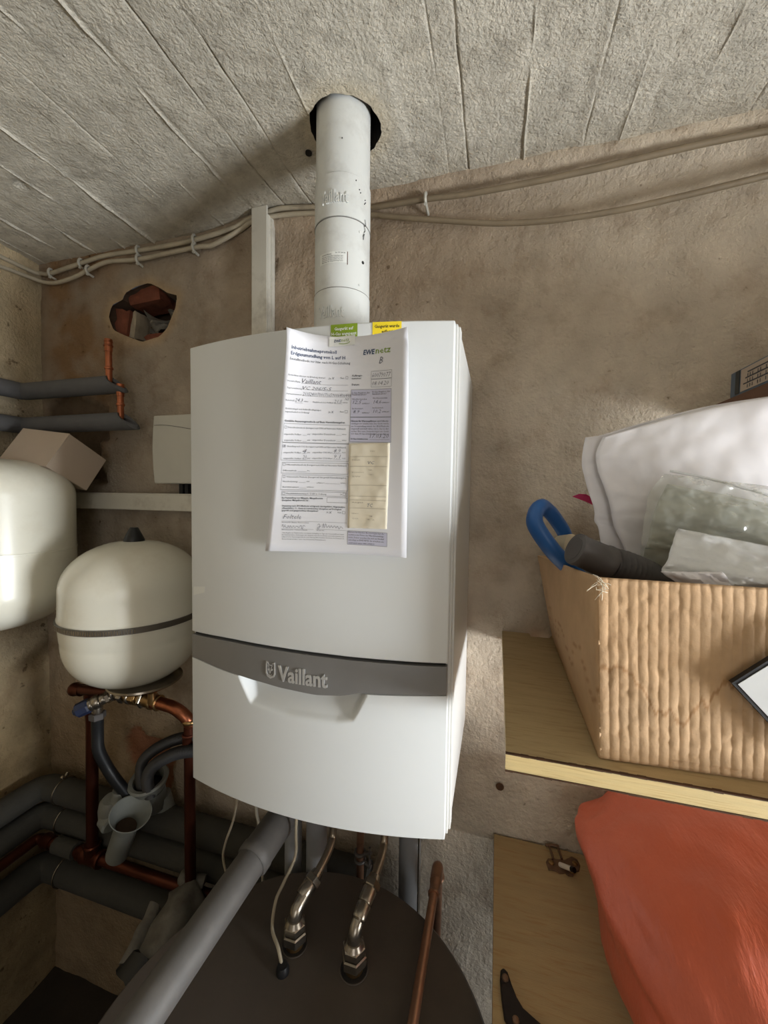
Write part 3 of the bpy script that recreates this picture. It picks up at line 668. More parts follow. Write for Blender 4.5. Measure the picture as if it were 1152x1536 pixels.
RECEIPT = [[123.4, 144.9], [185.7, 142.8], [182.6, 259.6], [125.5, 261.2]]
VC = [[156.7, 172.6], [155.8, 231.5]]
B = {'print': bmesh.new(), 'hand': bmesh.new(), 'navy': bmesh.new(), 'green': bmesh.new()}
def mtxt(u, v, h): # v grows down the sheet
    p = paper_pt(u, -v).copy(); p.y -= .0007; p.x += .0001; return p
for st, s, u, v, w, cap in TXT:
    k = {'navy': ('navy', dict(bold=.012)), 'navyi': ('navy', dict(bold=.02, shear=.15)), 'green': ('green', dict(shear=.12, bold=.006)), 'print': ('print', dict(bold=0.)), 'bold': ('print', dict(bold=.02)), 'hand': ('hand', dict(shear=.3, bold=-.008))}[st]
    add_text(B[k[0]], s, mtxt, u, -v, w=w, cap=cap, res=1, **k[1])
def rule(bm, x0, v0, x1, v1, w=.32):
    n = 6
    d = Vector((x1-x0, v1-v0, 0)); q = Vector((-d.y, d.x, 0)).normalized()*w/2
    prev = None
    for i in range(n+1):
        x, v = x0+d.x*i/n, v0+d.y*i/n
        c = (bm.verts.new(mtxt(x+q.x, -(v+q.y), 0)), bm.verts.new(mtxt(x-q.x, -(v-q.y), 0)))
        if prev: bm.faces.new((prev[0], prev[1], c[1], c[0]))
        prev = c
for x0, v0, x1, v1 in RECTS:
    for a in ((x0, v0, x1, v0), (x1, v0, x1, v1), (x1, v1, x0, v1), (x0, v1, x0, v0)): rule(B['print'], *a)
for x0, v, x1 in LINES: rule(B['print'], x0, v, x1, v, .22)
for s in SIGN: stroke(B['hand'], [(p[0], -p[1]) for p in s], .45, mtxt)
for x0, v0, x1, v1 in PANELS:
    bm = bmesh.new(); quadpatch(bm, x0, x1, v0, v1, mpaper(.0004), 6, 4)
    obj('tinted_panel', bm, M['lilac'], sheet, smooth=False)
    for a in ((x0, v0, x1, v0), (x1, v0, x1, v1), (x1, v1, x0, v1), (x0, v1, x0, v0)): rule(B['print'], *a, .3)
for nm, k in (('printed_text', 'print'), ('handwriting', 'hand'), ('heading', 'navy'), ('logo_lettering', 'green')):
    obj(nm, B[k], M[k], sheet, smooth=False)['kind'] = 'stuff'
# white lower half of the green sticker, stuck over the form
bm = bmesh.new()
def ms(x, z, h):
    U, V = 105.0, 5.0
    for _ in range(12):
        p = paper_pt(U, max(V, 0)); U += (x-p.x)*1150; V -= (z-p.z)*950
    return Vector((x, min(fy(x), paper_pt(U, max(V, 0)).y)-.0012, z))
quadpatch(bm, .0462, .0838, -.0325, -.0192, ms, 6, 3)
st = tag(obj('paper_seal', bm, M['whitest'], solid=.0002, smooth=False), 'small white label below the green sticker, holding the form by its top edge', 'label')
bm = bmesh.new(); mst = lambda u, v, h: ms(u, v, h)+Vector((0, -.0004, 0))
add_text(bm, 'EWE', mst, .0535, -.0268, w=.0095, cap=.0036, bold=.02, shear=.15, res=1); obj('lettering', bm, M['navy'], st, smooth=False)
bm = bmesh.new(); add_text(bm, 'netz', mst, .0635, -.0268, w=.0115, cap=.0048, shear=.12, res=1)
stroke(bm, [(.060, -.0290), (.068, -.0298), (.0745, -.0288), (.0762, -.0270)], .0008, mst); obj('lettering', bm, M['green'], st, smooth=False)
# yellowed receipt taped to the form
def mrec(off):
    def f(u, v, h):
        a, b, c, d = [Vector((*p, 0)) for p in RECEIPT]
        p = (a.lerp(b, u)).lerp(d.lerp(c, u), v); q = paper_pt(p.x, p.y).copy()
        q.y -= off+.0012*(.5+.5*math.sin(u*7+v*3))*math.sin(PI*min(1, max(0, u)))+.0006*fbm(u*6, v*12)
        return q
    return f
bm = bmesh.new(); quadpatch(bm, 0, 1, 0, 1, mrec(.0010), 16, 40)
rc = thing('receipt', 'yellowed narrow receipt taped to the right side of the form', 'receipt', (.12, -.352, -.29))
strip = obj('slip', bm, M['tan'], rc, solid=.0002)
bm = bmesh.new(); mm_ = lambda u, v, h: mrec(.0017)(u, -v, 0)
add_text(bm, 'VC', mm_, .49, -.245, w=.16, cap=.035, shear=.2, bold=-.004, res=1); add_text(bm, 'TC', mm_, .50, -.745, w=.14, cap=.040, shear=.2, bold=-.004, res=1)
obj('handwriting', bm, M['hand'], strip, smooth=False)
bm = bmesh.new()
for v in (.155, .27, .49, .62, .665, .76): stroke(bm, [(.04, -v), (.4, -v), (.96, -v-.004)], .0035, mm_)
for u, v, w, s in ((.1, .20, .2, 'Datum'), (.1, .345, .3, 'Kennwert'), (.12, .395, .2, 'kW'), (.5, .32, .12, '2'), (.55, .10, .12, 'Nr'), (.5, .37, .15, ':'), (.1, .83, .18, 'Gas'), (.55, .86, .1, '3'), (.12, .89, .16, 'Ort'), (.5, .90, .2, '4 2'), (.1, .70, .3, 'Abgas')):
    add_text(bm, s, mm_, u, -v, w=w, cap=.014, res=1)
obj('printed_text', bm, mat('faded_print', (168, 158, 140), rough=.8, amt=.05), strip, smooth=False)

# ------------------------------------------------------------------ flue
FC = (0.0, -.19); FR = .0480
flue = thing('flue_pipe', 'white vertical flue pipe rising from the boiler top through a hole in the ceiling', 'flue pipe', (FC[0], FC[1], .0))
bm = bmesh.new(); lathe(bm, [(FR-.0012, .29), (FR-.0012, .66)], (*FC, 0), seg=64); obj('top_section', bm, M['flue'], flue)
bm = bmesh.new(); lathe(bm, [(FR-.001, .2225), (FR+.0005, .2235), (FR+.0005, .2925), (FR-.001, .2935)], (*FC, 0), seg=64); sl1 = obj('sleeve', bm, M['flue'], flue)
bm = bmesh.new(); lathe(bm, [(FR, .1085), (FR, .222)], (*FC, 0), seg=64); mid = obj('middle_section', bm, M['flue'], flue)
bm = bmesh.new(); lathe(bm, [(FR-.001, .036), (FR+.0008, .037), (FR+.0008, .1075), (FR-.001, .1085)], (*FC, 0), seg=64); sl2 = obj('sleeve', bm, M['flue'], flue)
bm = bmesh.new(); lathe(bm, [(FR+.001, .0), (FR+.0115, .001), (FR+.0115, .026), (FR+.001, .034)], (*FC, 0), seg=64); obj('base_collar', bm, M['flue'], flue)
for z in (.2215, .1080):
    bm = bmesh.new(); ringp(bm, (*FC, z), (0, 0, 1), FR+.0002, .0008, 64, 6); obj('seal_ring', bm, M['seam'], flue)
bm = bmesh.new(); ringp(bm, (*FC, .293), (0, 0, 1), FR-.0008, .0006, 64, 6); obj('seal_ring', bm, M['seam'], flue)
def mflue(z0, R, a0, th):
    def f(u, v, h):
        a = a0+u/R; r = R+th*h; return Vector((FC[0]+r*math.sin(a), FC[1]-r*math.cos(a), z0+v))
    return f
bm = bmesh.new(); add_text(bm, 'Vaillant', mflue(.2440, FR+.0006, -.46, .0022), 0, 0, w=.050, cap=.020, bold=.02, extr=1.0, res=2); obj('raised_lettering', bm, M['flue'], sl1, smooth=False)
bm = bmesh.new(); add_text(bm, 'Vaillant', mflue(.0600, FR+.0008, -.52, .0016), 0, 0, w=.048, cap=.019, bold=.02, extr=1.0, res=2); obj('raised_lettering', bm, M['flue'], sl2, smooth=False)
bm = bmesh.new(); mf = mflue(.1480, FR+.0003, -.50, 0); quadpatch(bm, 0, .052, 0, .018, mf, 10, 1); lb = obj('warning_label', bm, M['whitest'], mid, smooth=False)
bm = bmesh.new(); mf = mflue(.1480, FR+.0006, -.50, 0)
add_text(bm, 'Systemzertifizierung', mf, .006, .0135, w=.018, cap=.0020, bold=.01, res=1); add_text(bm, '06 15 24 30', mf, .031, .0145, w=.017, cap=.0022, bold=.01, res=1)
for i, s in enumerate(('Bitte die technische Unterlage zum', 'Einbau des Gerätes beachten und die', 'Hinweise des Herstellers bei der', 'Montage der Abgasleitung lesen')): add_text(bm, s, mf, .006, .0100-.0027*i, w=.038, cap=.0017, bold=.01, res=1)
obj('label_print', bm, M['print'], lb if False else mid, smooth=False)
bm = bmesh.new(); mf = mflue(.1480, FR+.0006, -.50, 0); quadpatch(bm, .0508, .052, -.003, .018, mf, 1, 1); obj('label_edge', bm, M['copper_red'], mid, smooth=False)
for a, z, r in ((1.18, .158, .0026), (1.02, .205, .0020), (1.02, .118, .0020)):
    bm = bmesh.new(); c = mflue(z, FR, a, 0)(0, 0, 0); d = Vector((math.sin(a), -math.cos(a), 0)); lathe(bm, [(r, -.001), (r, .0008), (r*.5, .0012)], c, d, 12); obj('rivet', bm, M['gap'] if z == .158 else M['flue'], mid)
bm = bmesh.new(); mf = mflue(0, FR+.0012, 0, 0)
for a, z in ((1.28, .262), (1.30, .258), (1.25, .255), (.86, .284), (1.0, .272), (1.05, .268), (.35, .345)):
    c = mf(a*FR, z, 0); d = Vector((math.sin(a), -math.cos(a), 0)); lathe(bm, [(.0011, -.001), (.0006, .0006)], c, d, 7)
for P in ([(1.22, .222), (1.30, .213), (1.24, .208)], [(1.27, .230), (1.33, .222), (1.24, .218)], [(1.18, .200), (1.25, .206), (1.2, .195)]): stroke(bm, [(a*FR, z) for a, z in P], .0011, mf)
obj('pen_marks', bm, M['ink'], flue, smooth=False)

# ------------------------------------------------------------------ trunking behind the flue
tr = thing('vertical_trunking', 'white vertical cable trunking on the wall left of the flue pipe', 'cable trunking', (-.27, -.015, .1))
tx0, tx1 = -.293, -.252
bm = bmesh.new(); box(bm, tx0, tx1, -.031, -.026, -.10, .428); obj('cover', bm, M['trunk'], tr, bevel=.0015, smooth=False)
bm = bmesh.new(); box(bm, tx0+.003, tx1+.001, -.0262, -.002, -.10, .410); obj('base', bm, M['trunk'], tr, bevel=.001, smooth=False)
bm = bmesh.new(); box(bm, tx1-.001, tx1+.0035, -.016, -.002, -.10, .408); obj('side_flange', bm, M['trunk'], tr, smooth=False)

# ------------------------------------------------------------------ cables
A_ = [(-1.0, -.13, .3790), (-1.0, -.0992, .3787), (-1.0, -.0672, .3789), (-1.0, -.0248, .3799), (-.9904, -.014, .3824), (-.9621, -.014, .3768), (-.8961, -.014, .3832), (-.8394, -.014, .3888), (-.7586, -.014, .3965), (-.6414, -.014, .3929), (-.531, -.014, .3911), (-.4522, -.014, .3934), (-.3541, -.014, .4029), (-.308, -.014, .4170), (-.2542, -.014, .4240), (-.2193, -.014, .4250), (-.1482, -.014, .4145), (-.0784, -.014, .4006), (-.0052, -.016, .3876), (.0234, -.020, .3825), (.1177, -.030, .3725), (.1999, -.034, .3643), (.2966, -.036, .3619), (.4159, -.036, .3639), (.5257, -.036, .3693), (.627, -.036, .3731), (.74, -.036, .3718), (.95, -.036, .368), (1.3, -.036, .366)]
B_ = [(-1.0, -.13, .352), (-1.0, -.1057, .3528), (-1.0, -.0832, .3562), (-1.0, -.0468, .3593), (-.9834, -.014, .3574), (-.9297, -.014, .3487), (-.8647, -.014, .3555), (-.8135, -.014, .3674), (-.7474, -.014, .3792), (-.6418, -.014, .3709), (-.5312, -.014, .373), (-.4524, -.014, .3741), (-.4113, -.014, .3726), (-.3355, -.014, .3952), (-.3043, -.014, .4081), (-.2507, -.014, .4120), (-.1432, -.014, .4010), (-.005, -.014, .3735), (.0237, -.016, .3644), (.097, -.022, .3422), (.201, -.026, .3154), (.2666, -.026, .3019), (.3596, -.026, .2915), (.4745, -.026, .2904), (.5802, -.026, .2974), (.74, -.026, .312), (1.0, -.026, .335), (1.3, -.026, .35)]
bm = bmesh.new(); tube(bm, A_, .0056, 10, 5); ca = tag(obj('cable', bm, M['cable']), 'upper of the two grey cables clipped along the wall just under the ceiling', 'cable')
bm = bmesh.new(); tube(bm, B_, .0052, 10, 5); cb = tag(obj('cable', bm, M['cable_light']), 'lower of the two grey cables under the ceiling, sagging on the right', 'cable')
for o_ in (ca, cb): paint(o_, lambda p: Vector((1, 1, 1)).lerp(Vector((.50, .44, .37)), sm(-.35, .05, p.x)))
def clip(c, par, w=.011):
    bm = bmesh.new(); x, y, z = c
    tube(bm, [(x, -.001, z-.012), (x, y-.004, z-.0095), (x, y-.0085, z), (x, y-.004, z+.0095), (x, y+.002, z+.010)], .0032, 6, 3, flat=1.0)
    lathe(bm, [(.0035, 0), (.0035, .004)], (x, y-.002, z-.013), (0, -1, 0), 8)
    obj('cable_clip', bm, M['plate'], par)
for c, par in (((-.8394, -.014, .3888), ca), ((-.8135, -.014, .3674), cb), ((-.6414, -.014, .3929), ca), ((-.6418, -.014, .3709), cb), ((-.4661, -.014, .393), ca), ((-.4662, -.014, .3746), cb), ((.1177, -.030, .3725), ca), ((-.952, -.014, .378), ca)):
    clip(c, par)

# ------------------------------------------------------------------ insulated pipes with bare copper stubs
def foam_pipe(bm, pts, r, seg=20):
    tube(bm, pts, r, seg, 1)
def bend_pts(P, rad, n=6):
    """polyline with rounded corners"""
    P = [Vector(p) for p in P]; out = [P[0]]
    for i in range(1, len(P)-1):
        a = (P[i-1]-P[i]).normalized(); b = (P[i+1]-P[i]).normalized()
        s, e = P[i]+a*rad, P[i]+b*rad
        for k in range(n+1):
            t = k/n; out.append(s*(1-t)**2+P[i]*2*t*(1-t)+e*t*t)
    out.append(P[-1]); return out
for (zc, xe, zt, lab, zr) in ((.035, -.668, .148, 'upper grey insulated pipe with an upright copper stub, below the wall hole', .0225), (-.058, -.632, .034, 'lower grey insulated pipe with an upright copper stub, just above the tilted carton', .0225)):
    t = thing('insulated_pipe', lab, 'pipe', (xe, -.07, zc), 'capped heating pipes on the upper left')
    bm = bmesh.new(); P = bend_pts([(-.985, -.75, zc), (-.985, -.07, zc), (xe-.015, -.07, zc)], .014, 3)
    rr = []; tube(bm, P, zr, 22, 1)
    # cut end: a slanted open sleeve
    obj('foam_sleeve', bm, M['foam'], t)
    bm = bmesh.new()
    c = Vector((xe-.015, -.07, zc)); n_ = 22; ra = []; rb = []
    for k in range(n_):
        a = 2*PI*k/n_; cy, cz = math.cos(a), math.sin(a)
        sl = .012-.026*cz
        ra.append((bm.verts.new(c+Vector((0, cy*zr, cz*zr))), bm.verts.new(c+Vector((sl+.016, cy*zr, cz*zr))), bm.verts.new(c+Vector((sl+.016, cy*zr*.55, cz*zr*.55))), bm.verts.new(c+Vector((0, cy*zr*.55, cz*zr*.55)))))
    for k in range(n_):
        a, b = ra[k], ra[(k+1) % n_]
        for j in range(3): bm.faces.new((a[j], b[j], b[j+1], a[j+1]))
    obj('foam_sleeve', bm, M['foam'], t)
    bm = bmesh.new(); cx = xe-.013
    tube(bm, bend_pts([(cx-.03, -.07, zc), (cx, -.07, zc), (cx, -.07, zt)], .014, 6), .0078, 16, 1)
    st_ = obj('copper_stub', bm, M['copper'], t)
    bm = bmesh.new()
    h0 = zc+.018
    lathe(bm, [(.0088, 0), (.0100, .002), (.0100, .005), (.0088, .007)], (cx, -.07, h0+.020), seg=18)
    lathe(bm, [(.0092, 0), (.0092, .030)], (cx, -.07, zt-.030), seg=18)
    lathe(bm, [(.0104, 0), (.0112, .002), (.0104, .004)], (cx, -.07, zt-.018), seg=18)
    lathe(bm, [(.0098, 0), (.0104, .0015), (.0098, .003)], (cx, -.07, zt-.007), seg=18)
    lathe(bm, [(.0088, .0), (.0088, .0005)], (cx, -.07, zt), seg=18)
    obj('end_cap', bm, M['copper'], st_)

# horizontal rail, cover plate
ry = -.04
t = thing('horizontal_trunking', 'pale horizontal cable trunking on the wall above the smaller expansion tank', 'cable trunking', (-.6, -.02, -.28))
bm = bmesh.new(); box(bm, -.90, -.19, ry, -.004, -.2825, -.2415); obj('cover', bm, M['trunk'], t, bevel=.002, smooth=False)
bm = bmesh.new(); box(bm, -.90, -.19, ry+.004, -.003, -.2445, -.2385); obj('base', bm, M['trunk'], t, smooth=False)
bm = bmesh.new(); g = []
for sx in (0, 1):
    pass
t = thing('wall_cover', 'flat pale plastic cover on the wall just left of the boiler', 'cover', (-.50, -.02, -.13))
bm = bmesh.new(); xs = frange(-.571, -.36, .03); zs = frange(-.2130, -.0415, .02)
V = {}
for k, yy in enumerate((-.042, -.006)):
    for j, z in enumerate(zs):
        for i, x in enumerate(xs):
            xx = x-(.006*math.sin(PI*(z+.213)/.1715) if i == 0 else 0)
            V[k, j, i] = bm.verts.new((xx, yy, z))
for k in (0, 1):
    for j in range(len(zs)-1):
        for i in range(len(xs)-1): bm.faces.new((V[k, j, i], V[k, j, i+1], V[k, j+1, i+1], V[k, j+1, i]))
for i in range(len(xs)-1):
    for j in (0, len(zs)-1): bm.faces.new((V[0, j, i], V[0, j, i+1], V[1, j, i+1], V[1, j, i]))
for j in range(len(zs)-1):
    for i in (0, len(xs)-1): bm.faces.new((V[0, j, i], V[0, j+1, i], V[1, j+1, i], V[1, j, i]))
obj('cover_plate', bm, M['plate'], t, bevel=.003, smooth=False)
bm = bmesh.new(); tube(bm, [(-.568, -.0425, -.066), (-.53, -.0425, -.067), (-.46, -.0425, -.078), (-.37, -.0425, -.094)], .0007, 5, 3); obj('crack', bm, M['seam'], t)
bm = bmesh.new(); box(bm, -.505, -.494, -.030, -.004, -.243, -.207); box(bm, -.487, -.478, -.030, -.004, -.243, -.207); tag(obj('cable_stub', bm, M['gap'], smooth=False), 'short dark cables between the plastic cover and the horizontal trunking', 'cable')

# ------------------------------------------------------------------ expansion tanks
big = thing('expansion_tank', 'large cream expansion tank on the left wall, cut off by the left edge', 'expansion tank', (-.855, -.229, -.57))
def dome(r, z0, z1, n=12, p=2.3):
    return [(r*(1-(k/n)**p)**(1/p) if k < n else .0, z0+(z1-z0)*k/n) for k in range(n+1)]
cb_ = (-.850, -.229, 0)
up_p = dome(.158, -.245, -.160, 14, 2.2); lo_p = dome(.158, -.462, -.556, 14, 2.2)
bm = bmesh.new(); lathe(bm, [(.1585, -.3705)]+[(.158, -.366)]+up_p, cb_, seg=72, cap=False); obj('upper_shell', bm, M['tank'], big)
bm = bmesh.new(); lathe(bm, [(.1585, -.3745)]+lo_p, cb_, seg=72, cap=False); obj('lower_shell', bm, M['tank'], big)
bm = bmesh.new(); lathe(bm, [(.157, -.376), (.1592, -.3745), (.1592, -.3705), (.157, -.369)], cb_, seg=72); obj('seam_ring', bm, M['tank'], big)
bm = bmesh.new(); box(bm, -1.013, -.985, -.26, -.20, -.42, -.30); obj('wall_bracket', bm, M['clamp'], big, smooth=False)

c2 = (-.512, -.156, 0); R2 = .1385
sm_ = thing('expansion_tank', 'smaller cream expansion tank held by a metal band, with a black cap on top', 'expansion tank', (-.512, -.156, -.67))
bm = bmesh.new(); lathe(bm, [(R2+.001, -.5035), (R2+.002, -.500), (R2, -.494), (R2-.001, -.455)]+[(r, z) for r, z in dome(R2-.001, -.445, -.343, 16, 2.05)], c2, seg=80, cap=False); obj('upper_shell', bm, M['tank'], sm_)
bm = bmesh.new(); lathe(bm, [(R2+.001, -.5145), (R2, -.520), (R2-.002, -.545)]+dome(R2-.003, -.548, -.664, 16, 2.3), c2, seg=80, cap=False); obj('lower_shell', bm, M['tank'], sm_)
bm = bmesh.new(); lathe(bm, [(.021, -.346), (.021, -.342), (.0155, -.330), (.008, -.315), (.003, -.3145)], c2, seg=24); obj('valve_cap', bm, M['black'], sm_)
bm = bmesh.new(); lathe(bm, [(R2-.002, -.5150), (R2+.0045, -.5145), (R2+.0045, -.5030), (R2-.002, -.5025)], c2, seg=96); cl = obj('clamp_band', bm, M['clamp'], sm_)
bm = bmesh.new()
for k in range(46):
    a = math.radians(-128+k*1.9); c = Vector((c2[0]+(R2+.0045)*math.cos(a), c2[1]+(R2+.0045)*math.sin(a), -.5088))
    t_ = Vector((-math.sin(a), math.cos(a), 0)); o_ = Vector((math.cos(a), math.sin(a), 0))
    Mx = Matrix((( t_.x, o_.x, 0, c.x), (t_.y, o_.y, 0, c.y), (0, 0, 1, c.z), (0, 0, 0, 1)))
    box(bm, -.0011, .0011, -.0004, .0007, -.0042, .0042, Mx)
o = obj('worm_thread', bm, M['nickel'], cl, smooth=False); o['kind'] = 'stuff'
bm = bmesh.new(); a = math.radians(196); p = Vector((c2[0]+(R2+.003)*math.cos(a), c2[1]+(R2+.003)*math.sin(a), -.511))
tube(bm, [p+Vector((-.010, .015, .012)), p+Vector((-.012, -.008, .006)), p+Vector((.004, -.030, -.002)), p+Vector((.020, -.052, -.006))], .0062, 8, 4, flat=.35)
tube(bm, [p+Vector((-.008, .02, .0)), p+Vector((-.010, .02, .024)), p+Vector((.004, .028, .028))], .005, 8, 4, flat=.4)
obj('clamp_lug', bm, M['clamp'], cl)
bm = bmesh.new(); lathe(bm, [(.075, -.6555), (.076, -.6595), (.070, -.664), (.040, -.668)], (c2[0]+.028, c2[1], 0), seg=48); lathe(bm, [(.020, -.676), (.020, -.664)], (c2[0]+.028, c2[1], 0), seg=24); obj('flange', bm, M['nickel'], sm_)
bm = bmesh.new(); box(bm, -.66, -.64, -.155, -.004, -.515, -.503); box(bm, -.40, -.38, -.09, -.004, -.515, -.503); obj('wall_bracket', bm, M['clamp'], sm_, smooth=False)

# tilted carton on the large tank
ct = [Vector(p) for p in ((-.7356, -.1806, -.1838), (-.9, -.1758, -.1644), (-.7245, -.1335, -.1013), (-.7392, -.0847, -.2381))]
F0 = ct[0]; a_, b_, c_ = ct[1]-F0, ct[2]-F0, ct[3]-F0
F0 = F0+Vector((-.004, .0, .004))
t = thing('carton', 'small closed pale carton lying tilted on top of the large expansion tank', 'box', tuple(F0+a_/2+c_/2))
def para(O, a, b, c):
    bm = bmesh.new(); v = [bm.verts.new(O+a*i+b*j+c*k) for k in (0, 1) for j in (0, 1) for i in (0, 1)]
    for f in ((0, 1, 3, 2), (4, 6, 7, 5), (0, 4, 5, 1), (2, 3, 7, 6), (0, 2, 6, 4), (1, 5, 7, 3)): bm.faces.new([v[i] for i in f])
    return bm
obj('carton_body', para(F0, a_, b_, c_), M['carton'], t, bevel=.002, smooth=False)
fl = para(F0-c_*.02+b_*.0, a_*.9999, b_*1.0, c_*.018); obj('carton_flap', fl, M['carton'], t, smooth=False)
# ------------------------------------------------------------------ low pipes along the two walls
def pipe_run(z, y, r, mt, lab, x_end, name='insulated_pipe', grp='foam-insulated pipes low on the left', clips=(), xl=None):
    t = thing(name, lab, 'pipe', (-.95, y, z), grp)
    xl = xl if xl is not None else X0+(-y)
    P = bend_pts([(xl, -1.6, z), (xl, y, z), (x_end, y, z)], r*1.2, 4)
    bm = bmesh.new(); tube(bm, P, r, 22, 1); obj('foam_sleeve' if 'insul' in name else 'tube', bm, mt, t)
    for cx in clips:
        bm = bmesh.new(); ringp(bm, (cx, y, z), (1, 0, 0), r+.0015, .0022, 30, 8); tube(bm, [(cx, y-.002, z+r), (cx, y+.01, z+r+.014)], .004, 8, 1); obj('pipe_clip', bm, M['nickel'], t)
        bm = bmesh.new(); lathe(bm, [(.005, 0), (.005, .008), (.003, .010)], (cx, y-.002, z+r+.006), (.2, -.6, .6), 8); obj('clip_screw', bm, M['nickel'], t)
    return t
pipe_run(-1.083, -.055, .0330, M['foam_dark'], 'topmost foam-insulated pipe running round the lower left corner of the room', .02, clips=(-.885,))
pipe_run(-1.158, -.060, .0330, M['foam_dark'], 'second foam-insulated pipe from the top, running round the lower left corner', .02, clips=(-.872,))
pipe_run(-1.302, -.066, .0370, M['foam_dark'], 'lowest foam-insulated pipe running round the lower left corner', .02, clips=(-.868,))
t = pipe_run(-1.178, -.112, .0130, M['copper_red'], 'bare reddish copper pipe between the insulated pipes in the lower left corner', -.20, name='copper_pipe', grp=None, clips=())
bm = bmesh.new()
for x in (-.88, -.755): lathe(bm, [(.0165, 0), (.018, .004), (.0165, .030)], (x, -.112, -1.178), (1, 0, 0), 18)
obj('solder_fitting', bm, M['copper_red'], t)
bm = bmesh.new(); tube(bm, [(-.835, -.112, -1.178), (-.765, -.112, -1.178)], .020, 16, 1); obj('foam_scrap', bm, M['foam_dark'], t)

# riser pipes
t = thing('copper_pipe', 'vertical copper pipe beside the black hose, dropping from the smaller tank to the low pipes', 'pipe', (-.708, -.115, -1.18))
bm = bmesh.new(); tube(bm, bend_pts([(-.699, -.121, -.730), (-.700, -.115, -.82), (-.708, -.114, -1.160)], .014, 5), .0138, 18, 1); obj('tube', bm, M['copper_red'], t)
bm = bmesh.new(); lathe(bm, [(.0185, 0), (.0205, .003), (.0205, .006), (.0185, .010), (.0185, .030)], (-.708, -.114, -1.140), (0, 0, -1), 20); lathe(bm, [(.020, -.030), (.0215, -.026), (.020, -.02), (.020, .02), (.0215, .026), (.020, .030)], (-.708, -.112, -1.178), (1, 0, 0), 20)
obj('tee_fitting', bm, M['copper_red'], t)
t = thing('copper_pipe', 'vertical copper pipe right of the black hoses, running down into the grey wrapping', 'pipe', (-.3935, -.125, -1.19))
bm = bmesh.new(); tube(bm, [(-.3945, -.1235, -.766), (-.3935, -.125, -1.19)], .0122, 18, 1); obj('tube', bm, M['copper_red'], t)
bm = bmesh.new(); lathe(bm, [(.0145, 0), (.0162, .003), (.0145, .006), (.0145, .022), (.0162, .025), (.0145, .028)], (-.3942, -.1245, -.815), (0, 0, 1), 18); obj('solder_fitting', bm, M['copper_red'], t)

# fitting assembly under the smaller tank
t = thing('tank_connection', 'brass and copper fittings screwed together under the smaller expansion tank', 'pipe fitting', (-.54, -.13, -.73))
mz = -.722
bm = bmesh.new(); tube(bm, bend_pts([(-.748, -.128, -.735), (-.715, -.13, -.730), (-.60, -.13, mz)], .012, 4), .0115, 16, 1); obj('tube', bm, M['copper_red'], t)
bm = bmesh.new(); lathe(bm, [(.015, 0), (.0165, .004), (.0165, .010), (.0145, .014), (.0145, .03)], (-.745, -.128, -.734), (1, 0, .04), 18); obj('solder_fitting', bm, M['copper_red'], t)
def seq(name, items, start, axis, mt, par):
    p = Vector(start); ax = Vector(axis).normalized()
    for kind, R, L, mk in items:
        bm = bmesh.new()
        if kind == 'hex': hexn(bm, p, ax, R, L)
        else: lathe(bm, [(R*.94, 0), (R, L*.15), (R, L*.85), (R*.94, L)], p, ax, 20)
        obj({'hex': 'hex_nut', 'rnd': 'threaded_tube', 'rim': 'collar'}[kind], bm, M[mk], par, smooth=kind != 'hex')
        p = p+ax*L
    return p
p = seq('x', [('rim', .017, .006, 'nickel'), ('rnd', .013, .014, 'nickel'), ('hex', .019, .014, 'nickel'), ('rnd', .0125, .012, 'brass'), ('rim', .0175, .006, 'nickel'), ('hex', .0165, .016, 'brass'), ('rim', .0160, .005, 'brass'), ('rnd', .0135, .010, 'brass'), ('hex', .0195, .008, 'nickel'), ('rnd', .0150, .020, 'brass'), ('rim', .0185, .006, 'brass'), ('rnd', .0160, .012, 'copper'), ('rim', .0180, .005, 'brass')], (-.606, -.13, mz), (1, 0, -.03), None, t)
bm = bmesh.new(); tube(bm, bend_pts([p, p+Vector((.045, 0, -.004)), (-.3935, -.125, -.755), (-.3935, -.122, -.768)], .018, 6), .0138, 18, 1); obj('elbow', bm, M['copper'], t)
bm = bmesh.new(); lathe(bm, [(.0155, 0), (.0175, .003), (.0175, .006), (.0155, .009)], (-.3935, -.123, -.764), (0, .1, 1), 18); lathe(bm, [(.009, 0), (.009, .045)], (-.484, -.14, -.724), (0, 0, 1), 14); hexn(bm, (-.484, -.14, -.696), (0, 0, 1), .016, .014); obj('solder_fitting', bm, M['brass'], t)

t = thing('safety_valve', 'chrome safety valve with a blue cap under the smaller tank', 'valve', (-.63, -.15, -.75))
v0, v1 = Vector((-.606, -.132, -.724)), Vector((-.6687, -.182, -.7533)); ax = (v1-v0).normalized()
seq('v', [('rnd', .0115, .008, 'nickel'), ('hex', .0150, .010, 'nickel'), ('rnd', .0130, .012, 'nickel'), ('rim', .0165, .014, 'nickel'), ('rnd', .0150, .010, 'nickel')], v0, ax, None, t)
bm = bmesh.new(); q = v0+ax*.052; lathe(bm, [(.0160, 0), (.0175, .004), (.0165, .026), (.0120, .030), (.006, .0305)], q, ax, 8); lathe(bm, [(.007, .029), (.007, .034)], q, ax, 12); obj('blue_cap', bm, M['blue'], t, smooth=False)
bm = bmesh.new(); lathe(bm, [(.011, 0), (.012, -.010), (.0115, -.022)], (-.6345, -.152, -.742), (0, .0, 1), 20); obj('outlet', bm, M['nickel'], t)
bm = bmesh.new(); hexn(bm, (-.6345, -.152, -.779), (0, 0, 1), .0175, .016); obj('outlet_nut', bm, M['nozzle'], t, smooth=False)

